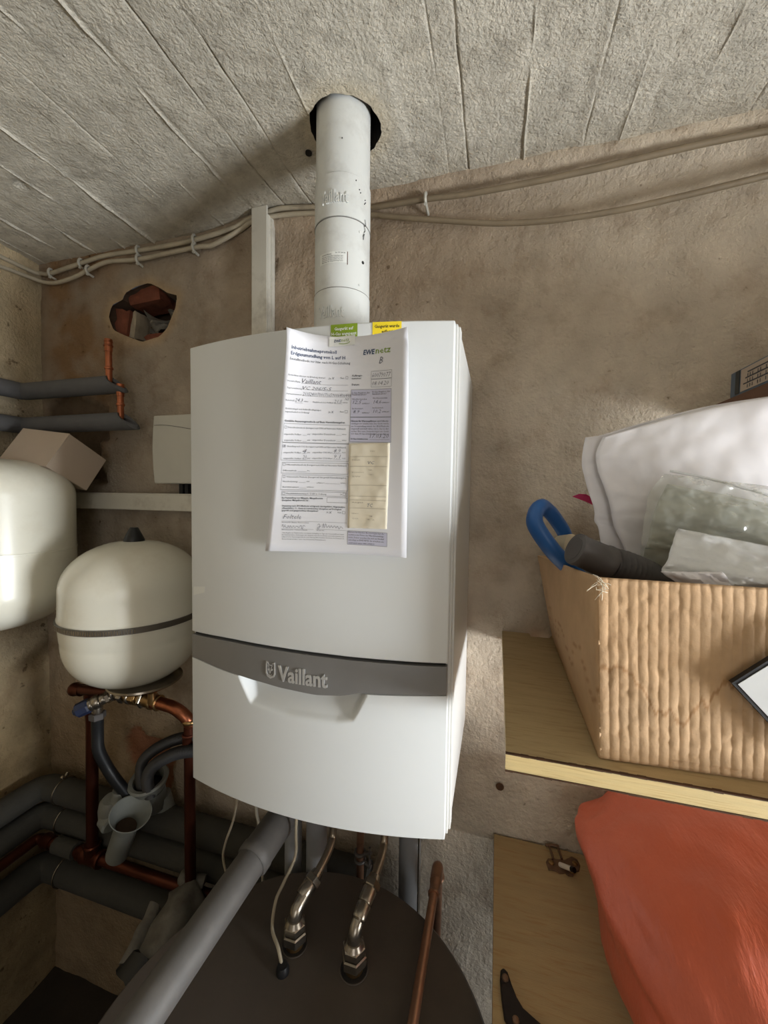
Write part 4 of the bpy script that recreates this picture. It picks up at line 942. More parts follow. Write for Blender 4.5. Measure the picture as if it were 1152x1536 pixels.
hp = [(-.6345, -.152, -.775), (-.6375, -.150, -.8167), (-.6352, -.15, -.8573), (-.6234, -.14, -.9029), (-.6048, -.13, -.9427), (-.5880, -.115, -.9850)]
bm = bmesh.new(); tube(bm, hp, .0130, 18, 6); tag(obj('drain_hose', bm, M['black']), 'smooth black hose hanging from the safety valve down to the drain trap', 'hose')
def corr(bm, pts, r, pitch=.004, seg=14, dep=.07):
    P = crom(pts, 14); L = [0]
    for i in range(1, len(P)): L.append(L[-1]+(P[i]-P[i-1]).length)
    n = int(L[-1]/pitch*4); Q = []; j = 0
    for k in range(n+1):
        s = L[-1]*k/n
        while j < len(L)-2 and L[j+1] < s: j += 1
        Q.append(P[j].lerp(P[j+1], (s-L[j])/(L[j+1]-L[j]+1e-9)))
    cnt = len(Q)-1
    tube(bm, Q, lambda t: r*(1+dep*math.cos(2*PI*round(t*cnt)/4)), seg, 1)
bm = bmesh.new(); corr(bm, [(-.20, -.11, -.70), (-.25, -.115, -.755), (-.3145, -.118, -.785), (-.4074, -.12, -.8021), (-.4765, -.12, -.8342), (-.5327, -.115, -.8795), (-.5579, -.105, -.9246), (-.565, -.095, -.985)], .0120)
tag(obj('condensate_hose', bm, M['hose']), 'upper of the two ribbed black hoses arching into the drain plug', 'hose', 'ribbed condensate hoses')
bm = bmesh.new(); corr(bm, [(-.19, -.13, -.70), (-.24, -.135, -.77), (-.3067, -.135, -.800), (-.3985, -.14, -.8225), (-.4533, -.135, -.852), (-.5004, -.125, -.8893), (-.5268, -.115, -.9308), (-.535, -.100, -.985)], .0130)
tag(obj('condensate_hose', bm, M['hose']), 'lower, nearer of the two ribbed black hoses arching into the drain plug', 'hose', 'ribbed condensate hoses')

# drain plug, trap and funnel
t = thing('drain_socket', 'grey drain socket on the wall holding the ends of the ribbed hoses', 'drain', (-.56, -.08, -1.0))
bm = bmesh.new(); lathe(bm, [(.030, -.085), (.032, -.03), (.042, -.008), (.0455, .0), (.043, .004), (.036, .002), (.030, -.02)], (-.555, -.085, -.958), (.05, -.25, 1), 32, cap=False); obj('socket_rim', bm, M['pvc'], t, solid=.002)
bm = bmesh.new(); lathe(bm, [(.034, -.03), (.034, -.026)], (-.555, -.085, -.958), (.05, -.25, 1), 24); obj('rubber_insert', bm, M['black'], t)
bm = bmesh.new(); tube(bm, [(-.548, -.055, -1.02), (-.540, -.040, -1.10), (-.55, -.03, -1.16)], .024, 18, 4); obj('downpipe', bm, M['pvc'], t)
t = thing('drain_trap', 'pale bulbous drain trap with an open funnel mouth below the black hose', 'drain trap', (-.60, -.13, -1.10))
bm = bmesh.new()
lathe(bm, [(.020, -.045), (.026, -.04), (.029, -.02), (.029, .0), (.026, .018), (.018, .03)], (-.628, -.125, -1.018), (.2, -.2, 1), 24)
lathe(bm, [(.016, 0), (.024, .008), (.024, .030), (.020, .034)], (-.640, -.130, -1.035), (.75, -.2, -.3), 20)
lathe(bm, [(.019, 0), (.019, .06)], (-.612, -.125, -1.030), (.15, .1, 1), 20)
obj('trap_body', bm, M['pvc'], t)
bm = bmesh.new(); d = Vector((-.5395, -.150, -.992))-Vector((-.5975, -.138, -1.120)); L_ = d.length
lathe(bm, [(.0245, 0), (.0255, .01), (.0255, L_-.05), (.028, L_-.035), (.043, L_-.004), (.0445, L_), (.0425, L_), (.026, L_-.030), (.0225, L_-.045), (.0225, .004)], (-.5975, -.138, -1.120), d, 36); obj('funnel', bm, M['pvc'], t)
bm = bmesh.new(); lathe(bm, [(.0222, L_-.052), (.0222, L_-.046)], (-.5975, -.138, -1.120), d, 24); obj('funnel_plug', bm, M['dark'], t)

# wrapped insulation
def crumple_tube(pts, r, amp, seed, seg=26, n=10):
    bm = bmesh.new(); tube(bm, pts, r, seg, n)
    for v in bm.verts:
        q = v.co*26+Vector((seed, 0, 0)); v.co += Vector((noise.noise(q), noise.noise(q+Vector((9, 0, 0))), noise.noise(q+Vector((0, 9, 0)))))*amp
    return bm
t = thing('pipe_wrapping', 'torn grey wrapping round a pipe joint at the foot of the right-hand copper pipe', 'insulation', (-.38, -.16, -1.18))
w = [(-.392, -.125, -1.180), (-.392, -.14, -1.18), (-.385, -.19, -1.19), (-.392, -.245, -1.215)]
obj('wrap', crumple_tube(w, lambda t: .036+.012*math.sin(PI*t), .012, 1), M['foil'], t)
obj('wrap_fold', crumple_tube([(-.42, -.105, -1.150), (-.405, -.12, -1.146), (-.37, -.11, -1.150)], .014, .009, 4, 14, 8), M['foil'], t)
obj('wrap_fold', crumple_tube([(-.445, -.17, -1.165), (-.435, -.22, -1.18), (-.43, -.26, -1.20)], .013, .008, 8, 14, 8), M['foil'], t)
obj('dark_core', crumple_tube([(-.40, -.235, -1.20), (-.41, -.265, -1.225)], .038, .010, 12, 20, 6), M['black'], t)

# ------------------------------------------------------------------ hot-water cylinder
CC = (.020, -.420); CRd = .285; CZ = -1.0
cyl = thing('water_cylinder', 'large round storage cylinder with a dark flat top below the boiler', 'water cylinder', (CC[0], CC[1], ZF))
bm = bmesh.new(); lathe(bm, [(CRd-.004, ZF+.02), (CRd-.004, CZ-.03)], (*CC, 0), seg=96); obj('jacket', bm, M['cylside'], cyl)
bm = bmesh.new(); lathe(bm, [(CRd-.002, CZ-.030), (CRd, CZ-.026), (CRd, CZ-.004), (CRd-.004, CZ)], (*CC, 0), seg=96); lid = obj('lid', bm, M['cyl'], cyl)
bm = bmesh.new(); lathe(bm, [(CRd-.03, ZF-.004), (CRd-.03, ZF+.02)], (*CC, 0), seg=48); obj('plinth', bm, M['black'], cyl)
for (hx, hy, hr) in ((-.0395, -.281, .0210), (.0690, -.285, .0225)):
    bm = bmesh.new(); lathe(bm, [(hr, 0), (hr, .0012)], (hx, hy, CZ), seg=28); obj('port_hole', bm, M['ink'], lid)
    bm = bmesh.new(); ringp(bm, (hx, hy, CZ+.0008), (0, 0, 1), hr, .0012, 28, 6); obj('port_rim', bm, M['cyl'], lid)
# two flow pipes with unions
def union(name, lab, c, elbow_top, pts, extra):
    t = thing(name, lab, 'pipe', (c[0], c[1], CZ), 'heating pipes screwed into the cylinder lid')
    bm = bmesh.new(); lathe(bm, [(.0150, 0), (.0150, .014)], (c[0], c[1], CZ), seg=20); obj('threaded_tube', bm, M['brass'], t)
    bm = bmesh.new(); hexn(bm, (c[0], c[1], CZ+.010), (0, 0, 1), .0210, .017); hexn(bm, (c[0], c[1], CZ+.028), (0, 0, 1), .0188, .013); obj('union_nut', bm, M['nickel'], t, smooth=False)
    bm = bmesh.new(); lathe(bm, [(.0165, 0), (.0120, .006)], (c[0], c[1], CZ+.041), seg=20)
    P = bend_pts([(c[0], c[1], CZ+.040), (c[0], c[1], elbow_top), pts[0], ], .011, 6); tube(bm, P, .0108, 18, 1); obj('elbow', bm, M['nickel'], t)
    d = (Vector(pts[1])-Vector(pts[0])).normalized()
    bm = bmesh.new(); lathe(bm, [(.0120, -.022), (.0126, -.020), (.0126, -.002), (.0118, 0)], pts[0], d, 20)
    if extra: lathe(bm, [(.0110, -.045), (.0122, -.043), (.0122, -.024), (.0110, -.022)], pts[0], d, 20)
    obj('sleeve', bm, M['nickel'], t)
    bm = bmesh.new(); hexn(bm, pts[0], d, .0150, .012); lathe(bm, [(.0115, .012), (.0095, .020)], pts[0], d, 18); obj('compression_nut', bm, M['nickel'], t, smooth=False)
    bm = bmesh.new(); tube(bm, pts, .0076, 16, 6); obj('tube', bm, M['steelpipe'], t)
union('heating_pipe', 'left of the two steel pipes with hexagonal unions in the cylinder lid', (-.0395, -.281), -.9420, [(-.0292, -.243, -.9262), (-.0219, -.225, -.9180), (-.0165, -.185, -.905), (-.0190, -.165, -.880), (-.0200, -.16, -.715)], False)
union('heating_pipe', 'right of the two steel pipes with hexagonal unions in the cylinder lid', (.0690, -.285), -.9365, [(.0805, -.238, -.9085), (.0831, -.222, -.9030), (.0848, -.180, -.897), (.0828, -.155, -.875), (.0820, -.15, -.715)], True)
# sensor cable and white wires
bm = bmesh.new(); tube(bm, [(-.065, -.215, -.71), (-.073, -.215, -.855), (-.066, -.230, -.895), (-.080, -.245, -.9350), (-.0870, -.262, -.9560), (-.0770, -.29, -.9740), (-.0540, -.31, -.978), (-.0390, -.322, -.994)], .0028, 8, 6)
t = thing('sensor_cable', 'thin grey sensor cable plugged into the cylinder lid through a rubber grommet', 'cable', (-.0387, -.322, CZ))
paint(obj('wire', bm, M['cable'], t), lambda p: Vector((.8, .78, .74)))
bm = bmesh.new(); lathe(bm, [(.0105, 0), (.0105, .005), (.008, .012), (.0045, .012)], (-.0387, -.322, CZ), seg=20); obj('grommet', bm, M['black'], t)
bm = bmesh.new(); tube(bm, [(-.20, -.13, -.715), (-.245, -.13, -.82), (-.2606, -.13, -.9035), (-.2727, -.13, -.9598), (-.2938, -.13, -1.019), (-.2992, -.13, -1.0593), (-.2819, -.13, -1.12), (-.25, -.12, -1.30)], .0026, 8, 6)
tag(obj('wire', bm, M['cable_light']), 'thin white wire hanging in a bow left of the thick grey drainpipe', 'wire')
paint(C.objects['wire.001'], lambda p: Vector((1, 1, 1)))
bm = bmesh.new(); tube(bm, [(-.215, -.13, -.715), (-.2145, -.13, -.9078), (-.2085, -.13, -.9516), (-.20, -.13, -1.02), (-.20, -.12, -1.30)], .0032, 8, 6)
tag(obj('wire', bm, M['trunk']), 'short thicker white wire dropping under the left bottom edge of the boiler', 'wire')
# thick grey drain pipe leaning towards the viewer
t = thing('drainpipe', 'thick grey drainpipe slanting from under the boiler towards the lower left', 'pipe', (-.11, -.20, -.90))
d1, d2 = Vector((-.1235, -.2700, -.8770)), Vector((-.1456, -.4719, -.9060))
ax = (d2-d1).normalized()
d3 = d1+ax*.42
bm = bmesh.new(); d4 = d1+ax*.52; tube(bm, bend_pts([d1-ax*.02, d4, (d4.x, d4.y-.01, ZF)], .05, 6), .0262, 28, 1); obj('tube', bm, M['pipegrey'], t)
bm = bmesh.new(); lathe(bm, [(.0275, .012), (.0305, .008), (.0305, -.006), (.0290, -.010), (.0290, -.13), (.0265, -.135)], d1, ax, 28); obj('socket', bm, M['pipegrey'], t)
# gas pipe, clamp, grey back pipes
t = thing('gas_pipe', 'short copper pipe with a pipe clamp behind the right-hand heating pipe', 'pipe', (.0185, -.11, -1.05))
bm = bmesh.new(); tube(bm, [(.0185, -.11, -.715), (.0185, -.11, -1.30)], .0078, 16, 1); obj('tube', bm, M['copper_dull'], t)
bm = bmesh.new(); ringp(bm, (.0182, -.11, -.9740), (0, 0, 1), .0095, .0035, 22, 8); ringp(bm, (.0182, -.11, -.990), (0, 0, 1), .0095, .0030, 22, 8); tube(bm, [(.030, -.112, -.972), (.043, -.115, -.965)], .0035, 8, 1); tube(bm, [(.030, -.112, -.992), (.044, -.115, -.994)], .0035, 8, 1); tube(bm, [(.040, -.114, -.955), (.040, -.114, -1.0)], .0025, 8, 1); obj('pipe_clamp', bm, M['nozzle'], t)
for x, y, r, z0, lab in ((-.0716, -.128, .0215, -1.5, 'grey vertical pipe close to the wall behind the left heating pipe'), (-.1257, -.128, .0180, -1.5, 'grey vertical pipe partly hidden behind the thick slanting drainpipe'), (.1095, -.045, .0235, -1.5, 'light grey vertical pipe at the wall below the right end of the boiler')):
    bm = bmesh.new(); tube(bm, [(x, y, -.70), (x, y, z0)], r, 28, 1); o = tag(obj('grey_pipe', bm, M['gpipe']), lab, 'pipe', 'grey pipes dropping behind the cylinder')
    if x > 0:
        bm = bmesh.new(); box(bm, x+.018, x+.0225, y-.012, y+.010, -1.4, -.70); obj('side_seam', bm, M['nickel'], o, smooth=False)
# right copper loop
t = thing('copper_pipe', 'copper pipe looping over the right edge of the cylinder towards the viewer', 'pipe', (.17, -.06, -1.19))
bm = bmesh.new(); tube(bm, bend_pts([(.166, -.06, -1.55), (.1735, -.06, -1.08), (.1762, -.085, -.982), (.1772, -.120, -.978)], .012, 5), .0092, 16, 1); obj('tube', bm, M['copper_dull'], t)
bm = bmesh.new(); tube(bm, bend_pts([(.1778, -.118, -.975), (.1782, -.347, -.970), (.178, -.700, -.967), (.178, -.712, ZF)], .03, 6), .0078, 16, 1); obj('tube', bm, M['copper_dull'], t)
bm = bmesh.new(); lathe(bm, [(.0100, 0), (.0112, .004), (.0112, .008), (.0098, .012), (.0098, .028), (.0112, .031), (.0100, .034)], (.1778, -.122, -.975), (0, -1, .02), 18); tube(bm, bend_pts([(.1755, -.075, -1.015), (.1765, -.090, -.978), (.1775, -.125, -.975)], .012, 5), .0112, 16, 1)
lathe(bm, [(.0118, 0), (.0135, .003), (.0118, .006)], (.1752, -.074, -1.018), (0, -.3, 1), 18); obj('elbow_fitting', bm, M['copper_dull'], t)

# ------------------------------------------------------------------ shelves
SZ = -.515
up_s = thing('shelf_board', 'upper pale wooden shelf board carrying the corrugated box', 'shelf', (.7, -.2, SZ))
def slab(outline, z0, z1):
    bm = bmesh.new(); a = [bm.verts.new((x, y, z0)) for x, y in outline]; b = [bm.verts.new((x, y, z1)) for x, y in outline]
    bm.faces.new(a[::-1]); bm.faces.new(b)
    for i in range(len(a)): j = (i+1) % len(a); bm.faces.new((a[i], a[j], b[j], b[i]))
    return bm
obj('board_face', slab([(.2895, -.4145), (X1, -.4145), (X1, -.004), (.385, -.004), (.380, -.020), (.345, -.022), (.343, -.004), (.2895, -.004)], SZ-.0195, SZ), M['ply'], up_s, smooth=False)
bm = bmesh.new(); box(bm, .2892, X1, -.4175, -.4146, SZ-.0185, SZ-.0012); obj('edge_strip', bm, M['plyend'], up_s, smooth=False)
bm = bmesh.new()
for zz in (SZ-.0005, SZ-.0195):
    for i in range(100):
        x = .289+i*.008; h = .0006+.0009*abs(fbm(x*90, zz*50)); box(bm, x, x+.008, -.4180, -.4140, zz-h, zz+h*.6)
o = obj('broken_veneer', bm, M['bark'], up_s, smooth=False)
# support batten under the shelf (against the wall) and the drilled hole beside it
bm = bmesh.new(); lathe(bm, [(.0075, 0), (.0085, .001), (.0075, .002), (.004, .0022)], (.2935, -.004, -.850), (0, -1, 0), 18); lathe(bm, [(.0042, 0), (.0042, .0024)], (.2935, -.004, -.850), (0, -1, 0), 12)
tag(obj('wall_plug', bm, M['bark']), 'dark round wall plug in the plaster under the left end of the upper shelf', 'wall plug')

BZ = -.956
lb_ = thing('shelf_board', 'lower worn wooden board with a rusty hasp, under the orange bag', 'shelf', (.7, -.3, BZ))
obj('board_face', slab([(.2845, -.80), (X1, -.80), (X1, -.005), (.2845, -.005)], BZ-.019, BZ), M['board'], lb_, smooth=False)
bm = bmesh.new(); box(bm, .2842, .2846, -.80, -.005, BZ-.019, BZ-.0005); obj('edge_strip', bm, M['bark'], lb_, smooth=False)
# legs of the lower board
for (x, y) in ((.60, -.76), (1.5, -.76), (1.5, -.10), (.75, -.10)):
    bm = bmesh.new(); box(bm, x, x+.05, y, y+.05, ZF, BZ-.019); obj('leg', bm, M['board'], lb_, smooth=False)
# hasp
t = thing('hasp', 'rusty hasp with a white pin lying on the lower board near the wall', 'hasp', (.41, -.05, BZ))
bm = bmesh.new()
P = [(.383, -.046), (.388, -.036), (.398, -.034), (.420, -.030), (.434, -.018), (.444, -.022), (.447, -.034), (.442, -.048), (.432, -.052), (.430, -.062), (.421, -.064), (.416, -.060), (.406, -.064), (.396, -.060), (.386, -.062)]
obj('plate', slab(P, BZ+.0004, BZ+.0026), M['rustmetal'], t, bevel=.0005, smooth=False)
for (x, y) in ((.3935, -.045), (.4375, -.0335), (.4290, -.0525)):
    bm = bmesh.new(); lathe(bm, [(.0055, 0), (.0052, .0018), (.003, .0030)], (x, y, BZ+.0024), seg=14); obj('screw', bm, M['brass'], t)
bm = bmesh.new(); tube(bm, [(.398, -.036, BZ+.004), (.3935, -.012, BZ+.006), (.3900, -.008, BZ+.006)], .0022, 8, 4); tube(bm, [(.414, -.032, BZ+.004), (.4105, -.010, BZ+.006), (.4065, -.006, BZ+.006)], .0022, 8, 4); tube(bm, [(.386, -.010, BZ+.006), (.398, -.007, BZ+.007), (.412, -.006, BZ+.006)], .0026, 8, 4); obj('staple', bm, M['rustmetal'], t)
bm = bmesh.new(); tube(bm, [(.409, -.046, BZ+.004), (.426, -.068, BZ+.020)], .0042, 14, 1); obj('pin', bm, M['ceramic'], t)
bm = bmesh.new(); tube(bm, [(.4255, -.0675, BZ+.0196), (.4295, -.0725, BZ+.0232)], .0046, 14, 1); obj('pin_tip', bm, M['iron'], t)
# iron strap
t = thing('iron_hinge', 'black iron hinge leaf lying on the lower board at the bottom edge of the view', 'hinge', (.31, -.30, BZ))
P = [(.2955, -.262), (.300, -.258), (.306, -.262), (.311, -.275), (.318, -.290), (.326, -.300), (.342, -.308), (.365, -.318), (.392, -.332), (.385, -.352), (.352, -.345), (.327, -.334), (.310, -.330), (.300, -.318), (.2965, -.296), (.2945, -.275)]
obj('leaf', slab(P, BZ+.0005, BZ+.0075), M['iron'], t, bevel=.002, smooth=False)
for (x, y) in ((.302, -.272), (.315, -.318), (.350, -.330)):
    bm = bmesh.new(); lathe(bm, [(.0052, 0), (.0045, .0025), (.002, .0035)], (x, y, BZ+.0074), seg=12); obj('rivet', bm, M['rustmetal'], t)

# ------------------------------------------------------------------ corrugated cardboard box on the shelf
bx0, byf, bzt = .3865, -.3985, -.3190
bxr, byb = .86, -.020
cbx = thing('cardboard_box', 'open corrugated brown cardboard box with a diamond label, standing on the upper shelf', 'box', (.62, -.2, SZ))
def ccol(k):
    def f(u, v):
        c = Vector((1, 1, 1)); ed = .40+.16*fbm(u*14, k*3)+.10*math.sin(u*23+k)
        if v < ed: c *= .97
        if abs(v-ed) < .012: c = Vector((.72, .62, .50))
        return c*(1+.05*fbm(u*30, v*9, k))
    return f
def fmesh(name, P00, P10, P01, P11, nrm, amp, flutes, nu, nv, k, mt, par, bulge=0):
    P00, P10, P01, P11 = map(Vector, (P00, P10, P01, P11)); nrm = Vector(nrm)
    def fn(u, v):
        p = P00.lerp(P10, u).lerp(P01.lerp(P11, u), v)
        w = 0
        if flutes:
            ph = (u*flutes+.10*fbm(u*3, v*4, k)) % 1.0
            w = amp*(abs(math.sin(PI*ph))**.8-1)*(1-.35*v)
            w += -.0013*max(0, fbm(u*30, v*16, 2.2+k, 3))-.0012*fbm(u*7, v*50, k)*sm(.75, .2, v)
        w += bulge*math.sin(PI*v)*math.sin(PI*min(1, max(0, u)))
        return p+nrm*(w+.0006*fbm(u*12, v*12, k))
    us = frange(0, 1, 1/nu); vs = frange(0, 1, 1/nv)
    me = grid_mesh(name, us, vs, fn, ccol(k))
    return obj(name, me, mt, par, solid=.003 if not flutes else .0025)
fmesh('front_panel', (bx0, byf, SZ+.0015), (bxr, byf+.03, SZ+.0015), (bx0-.008, byf+.002, bzt), (bxr, byf+.03, bzt-.006), (0, -1, 0), .0010, 51, 500, 60, 1, M['cbox'], cbx)
fmesh('side_panel', (bx0, byb, SZ+.0015), (bx0, byf, SZ+.0015), (bx0-.032, byb, bzt-.032), (bx0-.008, byf+.002, bzt), (-1, 0, 0), .0, 0, 40, 40, 2, M['cbox'], cbx, bulge=.006)
fmesh('back_panel', (bx0, byb, SZ+.0015), (bxr, byb, SZ+.0015), (bx0-.032, byb, bzt-.032), (bxr, byb, bzt-.03), (0, 1, 0), 0, 0, 20, 10, 3, M['cbox'], cbx)
fmesh('side_panel', (bxr, byb, SZ+.0015), (bxr, byf+.03, SZ+.0015), (bxr, byb, bzt-.03), (bxr, byf+.03, bzt-.006), (1, 0, 0), 0, 0, 20, 10, 4, M['cbox'], cbx)
fmesh('bottom_panel', (bx0, byf, SZ+.0022), (bxr, byf+.03, SZ+.0022), (bx0, byb, SZ+.0022), (bxr, byb, SZ+.0022), (0, 0, 1), 0, 0, 10, 10, 5, M['cbox'], cbx)
bm = bmesh.new(); random.seed(3)
for i in range(26):
    p = Vector((bx0-.007+random.uniform(-.003, .004), byf-.001, bzt-.002-random.random()**2*.015)); q = p+Vector((random.uniform(-.010, .010), random.uniform(-.004, .002), random.uniform(-.014, .006)))
    tube(bm, [p, (p+q)/2+Vector((0, -.001, .001)), q], .0003, 4, 1)
o = obj('frayed_fibres', bm, M['tan'], cbx); o['kind'] = 'stuff'
# diamond hazard-style label on the front panel
dc = Vector((.5620, byf-.0062, -.4170)); hw = .0660
def dq(k, y): return [(dc.x-hw*k*.98, y, dc.z+.004*k), (dc.x-.002*k, y, dc.z+hw*k*.95), (dc.x+hw*k, y+.002, dc.z), (dc.x, y, dc.z-hw*k*1.02)]
def dsl(k, y0, y1):
    bm = bmesh.new(); a = [bm.verts.new(p) for p in dq(k, y0)]; b = [bm.verts.new(p) for p in dq(k, y1)]; bm.faces.new(a); bm.faces.new(b[::-1])
    for i in range(4): bm.faces.new((a[i], a[(i+1) % 4], b[(i+1) % 4], b[i]))
    return bm
dl = obj('diamond_label', dsl(1.0, dc.y, dc.y+.006), M['ink'], cbx, smooth=False); dl['label'] = 'white diamond-shaped label with a thick black border'
obj('label_field', dsl(.925, dc.y-.0005, dc.y+.001), M['label'], dl, smooth=False)

# things in the box
t = thing('blue_handle', 'blue plastic loop handle sticking up at the left end of the cardboard box', 'handle', (.345, -.2, -.34))
bm = bmesh.new()
tube(bm, [(.404, -.215, -.375), (.3900, -.222, -.3500), (.3560, -.232, -.3158), (.3301, -.232, -.2787), (.3292, -.222, -.2602), (.3377, -.208, -.2513), (.3520, -.190, -.2567), (.3673, -.172, -.2742), (.3804, -.162, -.2951), (.3913, -.158, -.3315), (.398, -.158, -.38)], lambda t: .0115-.004*sm(.45, .6, t), 16, 8, flat=1.5)
obj('loop', bm, M['bluep'], t)
bm = bmesh.new(); lathe(bm, [(.018, -.012), (.024, -.010), (.024, .010), (.018, .012)], (.3800, -.196, -.3160), (.7, -.6, .2), 28); obj('inner_disc', bm, M['cream'], t)
t = thing('vacuum_nozzle', 'dusty black hose connector with a ribbed hose lying in the cardboard box', 'vacuum hose', (.40, -.31, -.34))
n0, n1 = Vector((.3690, -.312, -.2990)), Vector((.4085, -.298, -.3165))
bm = bmesh.new(); ax = (n1-n0).normalized(); L_ = (n1-n0).length
lathe(bm, [(.0185, 0), (.0205, .001), (.0210, .006), (.0200, .008), (.0208, L_-.004), (.0222, L_-.002), (.0222, L_+.004), (.019, L_+.006)], n0, ax, 32)
lathe(bm, [(.0150, .0005), (.0150, -.0005)], n0, ax, 24); obj('connector', bm, M['nozzle'], t)
bm = bmesh.new(); P = [n1+ax*.004, n1+ax*.03+Vector((0, .002, .004)), n1+ax*.07+Vector((0, .010, .004)), n1+ax*.11+Vector((0, .03, -.005))]
corr(bm, P, .0190, pitch=.0072, seg=24, dep=.13)
obj('ribbed_hose', bm, M['nozzle'], t)
bm = bmesh.new(); lathe(bm, [(.0188, 0), (.0190, .004)], n1+ax*.006, ax, 28); obj('ring', bm, M['nozzle'], t)
bm = bmesh.new(); box(bm, .392, .47, -.18, -.165, -.46, -.302, Matrix.Translation((0, 0, 0))); tag(obj('folded_card', bm, M['greyin'], smooth=False), 'drab folded card standing in the cardboard box behind the black connector', 'card')
# pink petal-like scrap
bm = bmesh.new()
g = [bm.verts.new(p) for p in ((.392, -.145, -.233), (.402, -.148, -.2285), (.412, -.150, -.2290), (.424, -.150, -.236), (.424, -.150, -.247), (.412, -.148, -.241))]; bm.faces.new(g)
tag(obj('pink_scrap', bm, M['pink'], smooth=False, solid=.0012), 'small pink scrap peeping out left of the white paper bag', 'scrap')

# white bag: two layers
def sheet_mesh(name, L, R, yL, yR, seed, amp, mt, par, nu=60, nv=50, th=.0012, bul=.02, tilt=0):
    """L,R lists of (x,z) from top to bottom; interpolated sheet standing in front of the wall"""
    def ev(P, v):
        n = len(P)-1; s = min(v*n, n-1e-6); i = int(s); t = s-i; t = t
        p0 = Vector(P[max(i-1, 0)]); p1 = Vector(P[i]); p2 = Vector(P[i+1]); p3 = Vector(P[min(i+2, n)])
        return .5*((2*p1)+(p2-p0)*t+(2*p0-5*p1+4*p2-p3)*t*t+(3*p1-p0-3*p2+p3)*t**3)
    def fn(u, v):
        a, b = ev(L, v), ev(R, v); p = a.lerp(b, u); y = yL+(yR-yL)*u
        y += -bul*math.sin(PI*min(1, u*1.2))*math.sin(PI*v*.9+.1)+tilt*v
        y += amp*fbm(u*4+seed, v*3.2, seed, 4)+amp*.2*fbm(u*14+seed, v*11, seed+3, 4)
        return Vector((p.x, y, p.y))
    me = grid_mesh(name, frange(0, 1, 1/nu), frange(0, 1, 1/nv), fn)
    return obj(name, me, mt, par, solid=th)
pb = thing('paper_bag', 'large white paper bag standing in the cardboard box behind the clear plastic', 'bag', (.55, -.2, -.34))
sheet_mesh('back_layer', [(.4004, -.143), (.3970, -.165), (.3972, -.1879), (.406, -.222), (.4157, -.2529), (.417, -.270), (.423, -.2828), (.43, -.33)], [(.76, -.095), (.76, -.15), (.76, -.2), (.76, -.25), (.76, -.28), (.76, -.30), (.76, -.32), (.76, -.34)], -.192, -.150, 3, .004, M['bagw'], pb, bul=.006)
sheet_mesh('front_layer', [(.4212, -.1455), (.4130, -.168), (.4150, -.190), (.4230, -.215), (.4330, -.245), (.4400, -.275), (.455, -.31), (.462, -.35)], [(.78, -.100), (.78, -.15), (.78, -.2), (.78, -.25), (.78, -.28), (.78, -.30), (.78, -.32), (.78, -.34)], -.206, -.205, 8, .0045, M['bagw'], pb, bul=.030)
# top edge follows a gentle rise to the right
for o in [c for c in C.objects if c.parent == pb]:
    for v in o.data.vertices:
        x = v.co.x; k = sm(-.25, -.12, v.co.z); v.co.z += k*(.0235*math.sin(min(1, max(0, (x-.42)/.20))*PI/2)-.0*(x > .6)-.045*max(0, (x-.42)/.36)*0)
pk = thing('plastic_bag', 'clear crumpled polythene bag with grey-green padding inside, lying in the cardboard box', 'plastic bag', (.54, -.28, -.33))
sheet_mesh('padding', [(.486, -.215), (.478, -.235), (.470, -.262), (.468, -.285), (.463, -.305), (.462, -.33)], [(.70, -.262), (.70, -.28), (.70, -.29), (.70, -.30), (.70, -.32), (.70, -.34)], -.262, -.255, 21, .006, M['greyin'], pk, bul=.018)
sheet_mesh('film', [(.4780, -.203), (.463, -.225), (.4585, -.25), (.456, -.28), (.4547, -.30), (.456, -.335)], [(.70, -.235), (.70, -.26), (.70, -.28), (.70, -.30), (.70, -.32), (.70, -.35)], -.275, -.290, 33, .009, M['clear'], pk, nu=90, nv=70, th=.0, bul=.022)
bm = bmesh.new(); tube(bm, [(.4850, -.272, -.199), (.52, -.280, -.208), (.56, -.290, -.222), (.60, -.292, -.236), (.66, -.29, -.246)], .0016, 8, 6, flat=.6); obj('sealed_edge', bm, M['envel'], pk)
ev_ = thing('film_pouch', 'glossy white film pouch folded over the front edge of the cardboard box', 'pouch', (.52, -.33, -.32))
sheet_mesh('pouch_front', [(.4770, -.2690), (.470, -.285), (.463, -.302), (.456, -.318), (.470, -.328), (.488, -.338)], [(.70, -.312), (.70, -.318), (.70, -.324), (.70, -.33), (.70, -.335), (.70, -.34)], -.325, -.335, 51, .007, M['envel'], ev_, nu=80, nv=40, bul=.020, tilt=-.030)
sheet_mesh('pouch_flap', [(.449, -.3150), (.456, -.3200), (.468, -.3280), (.480, -.3330)], [(.500, -.3100), (.506, -.318), (.512, -.326), (.518, -.333)], -.360, -.372, 61, .004, M['bagw'], ev_, nu=24, nv=12, bul=.006)

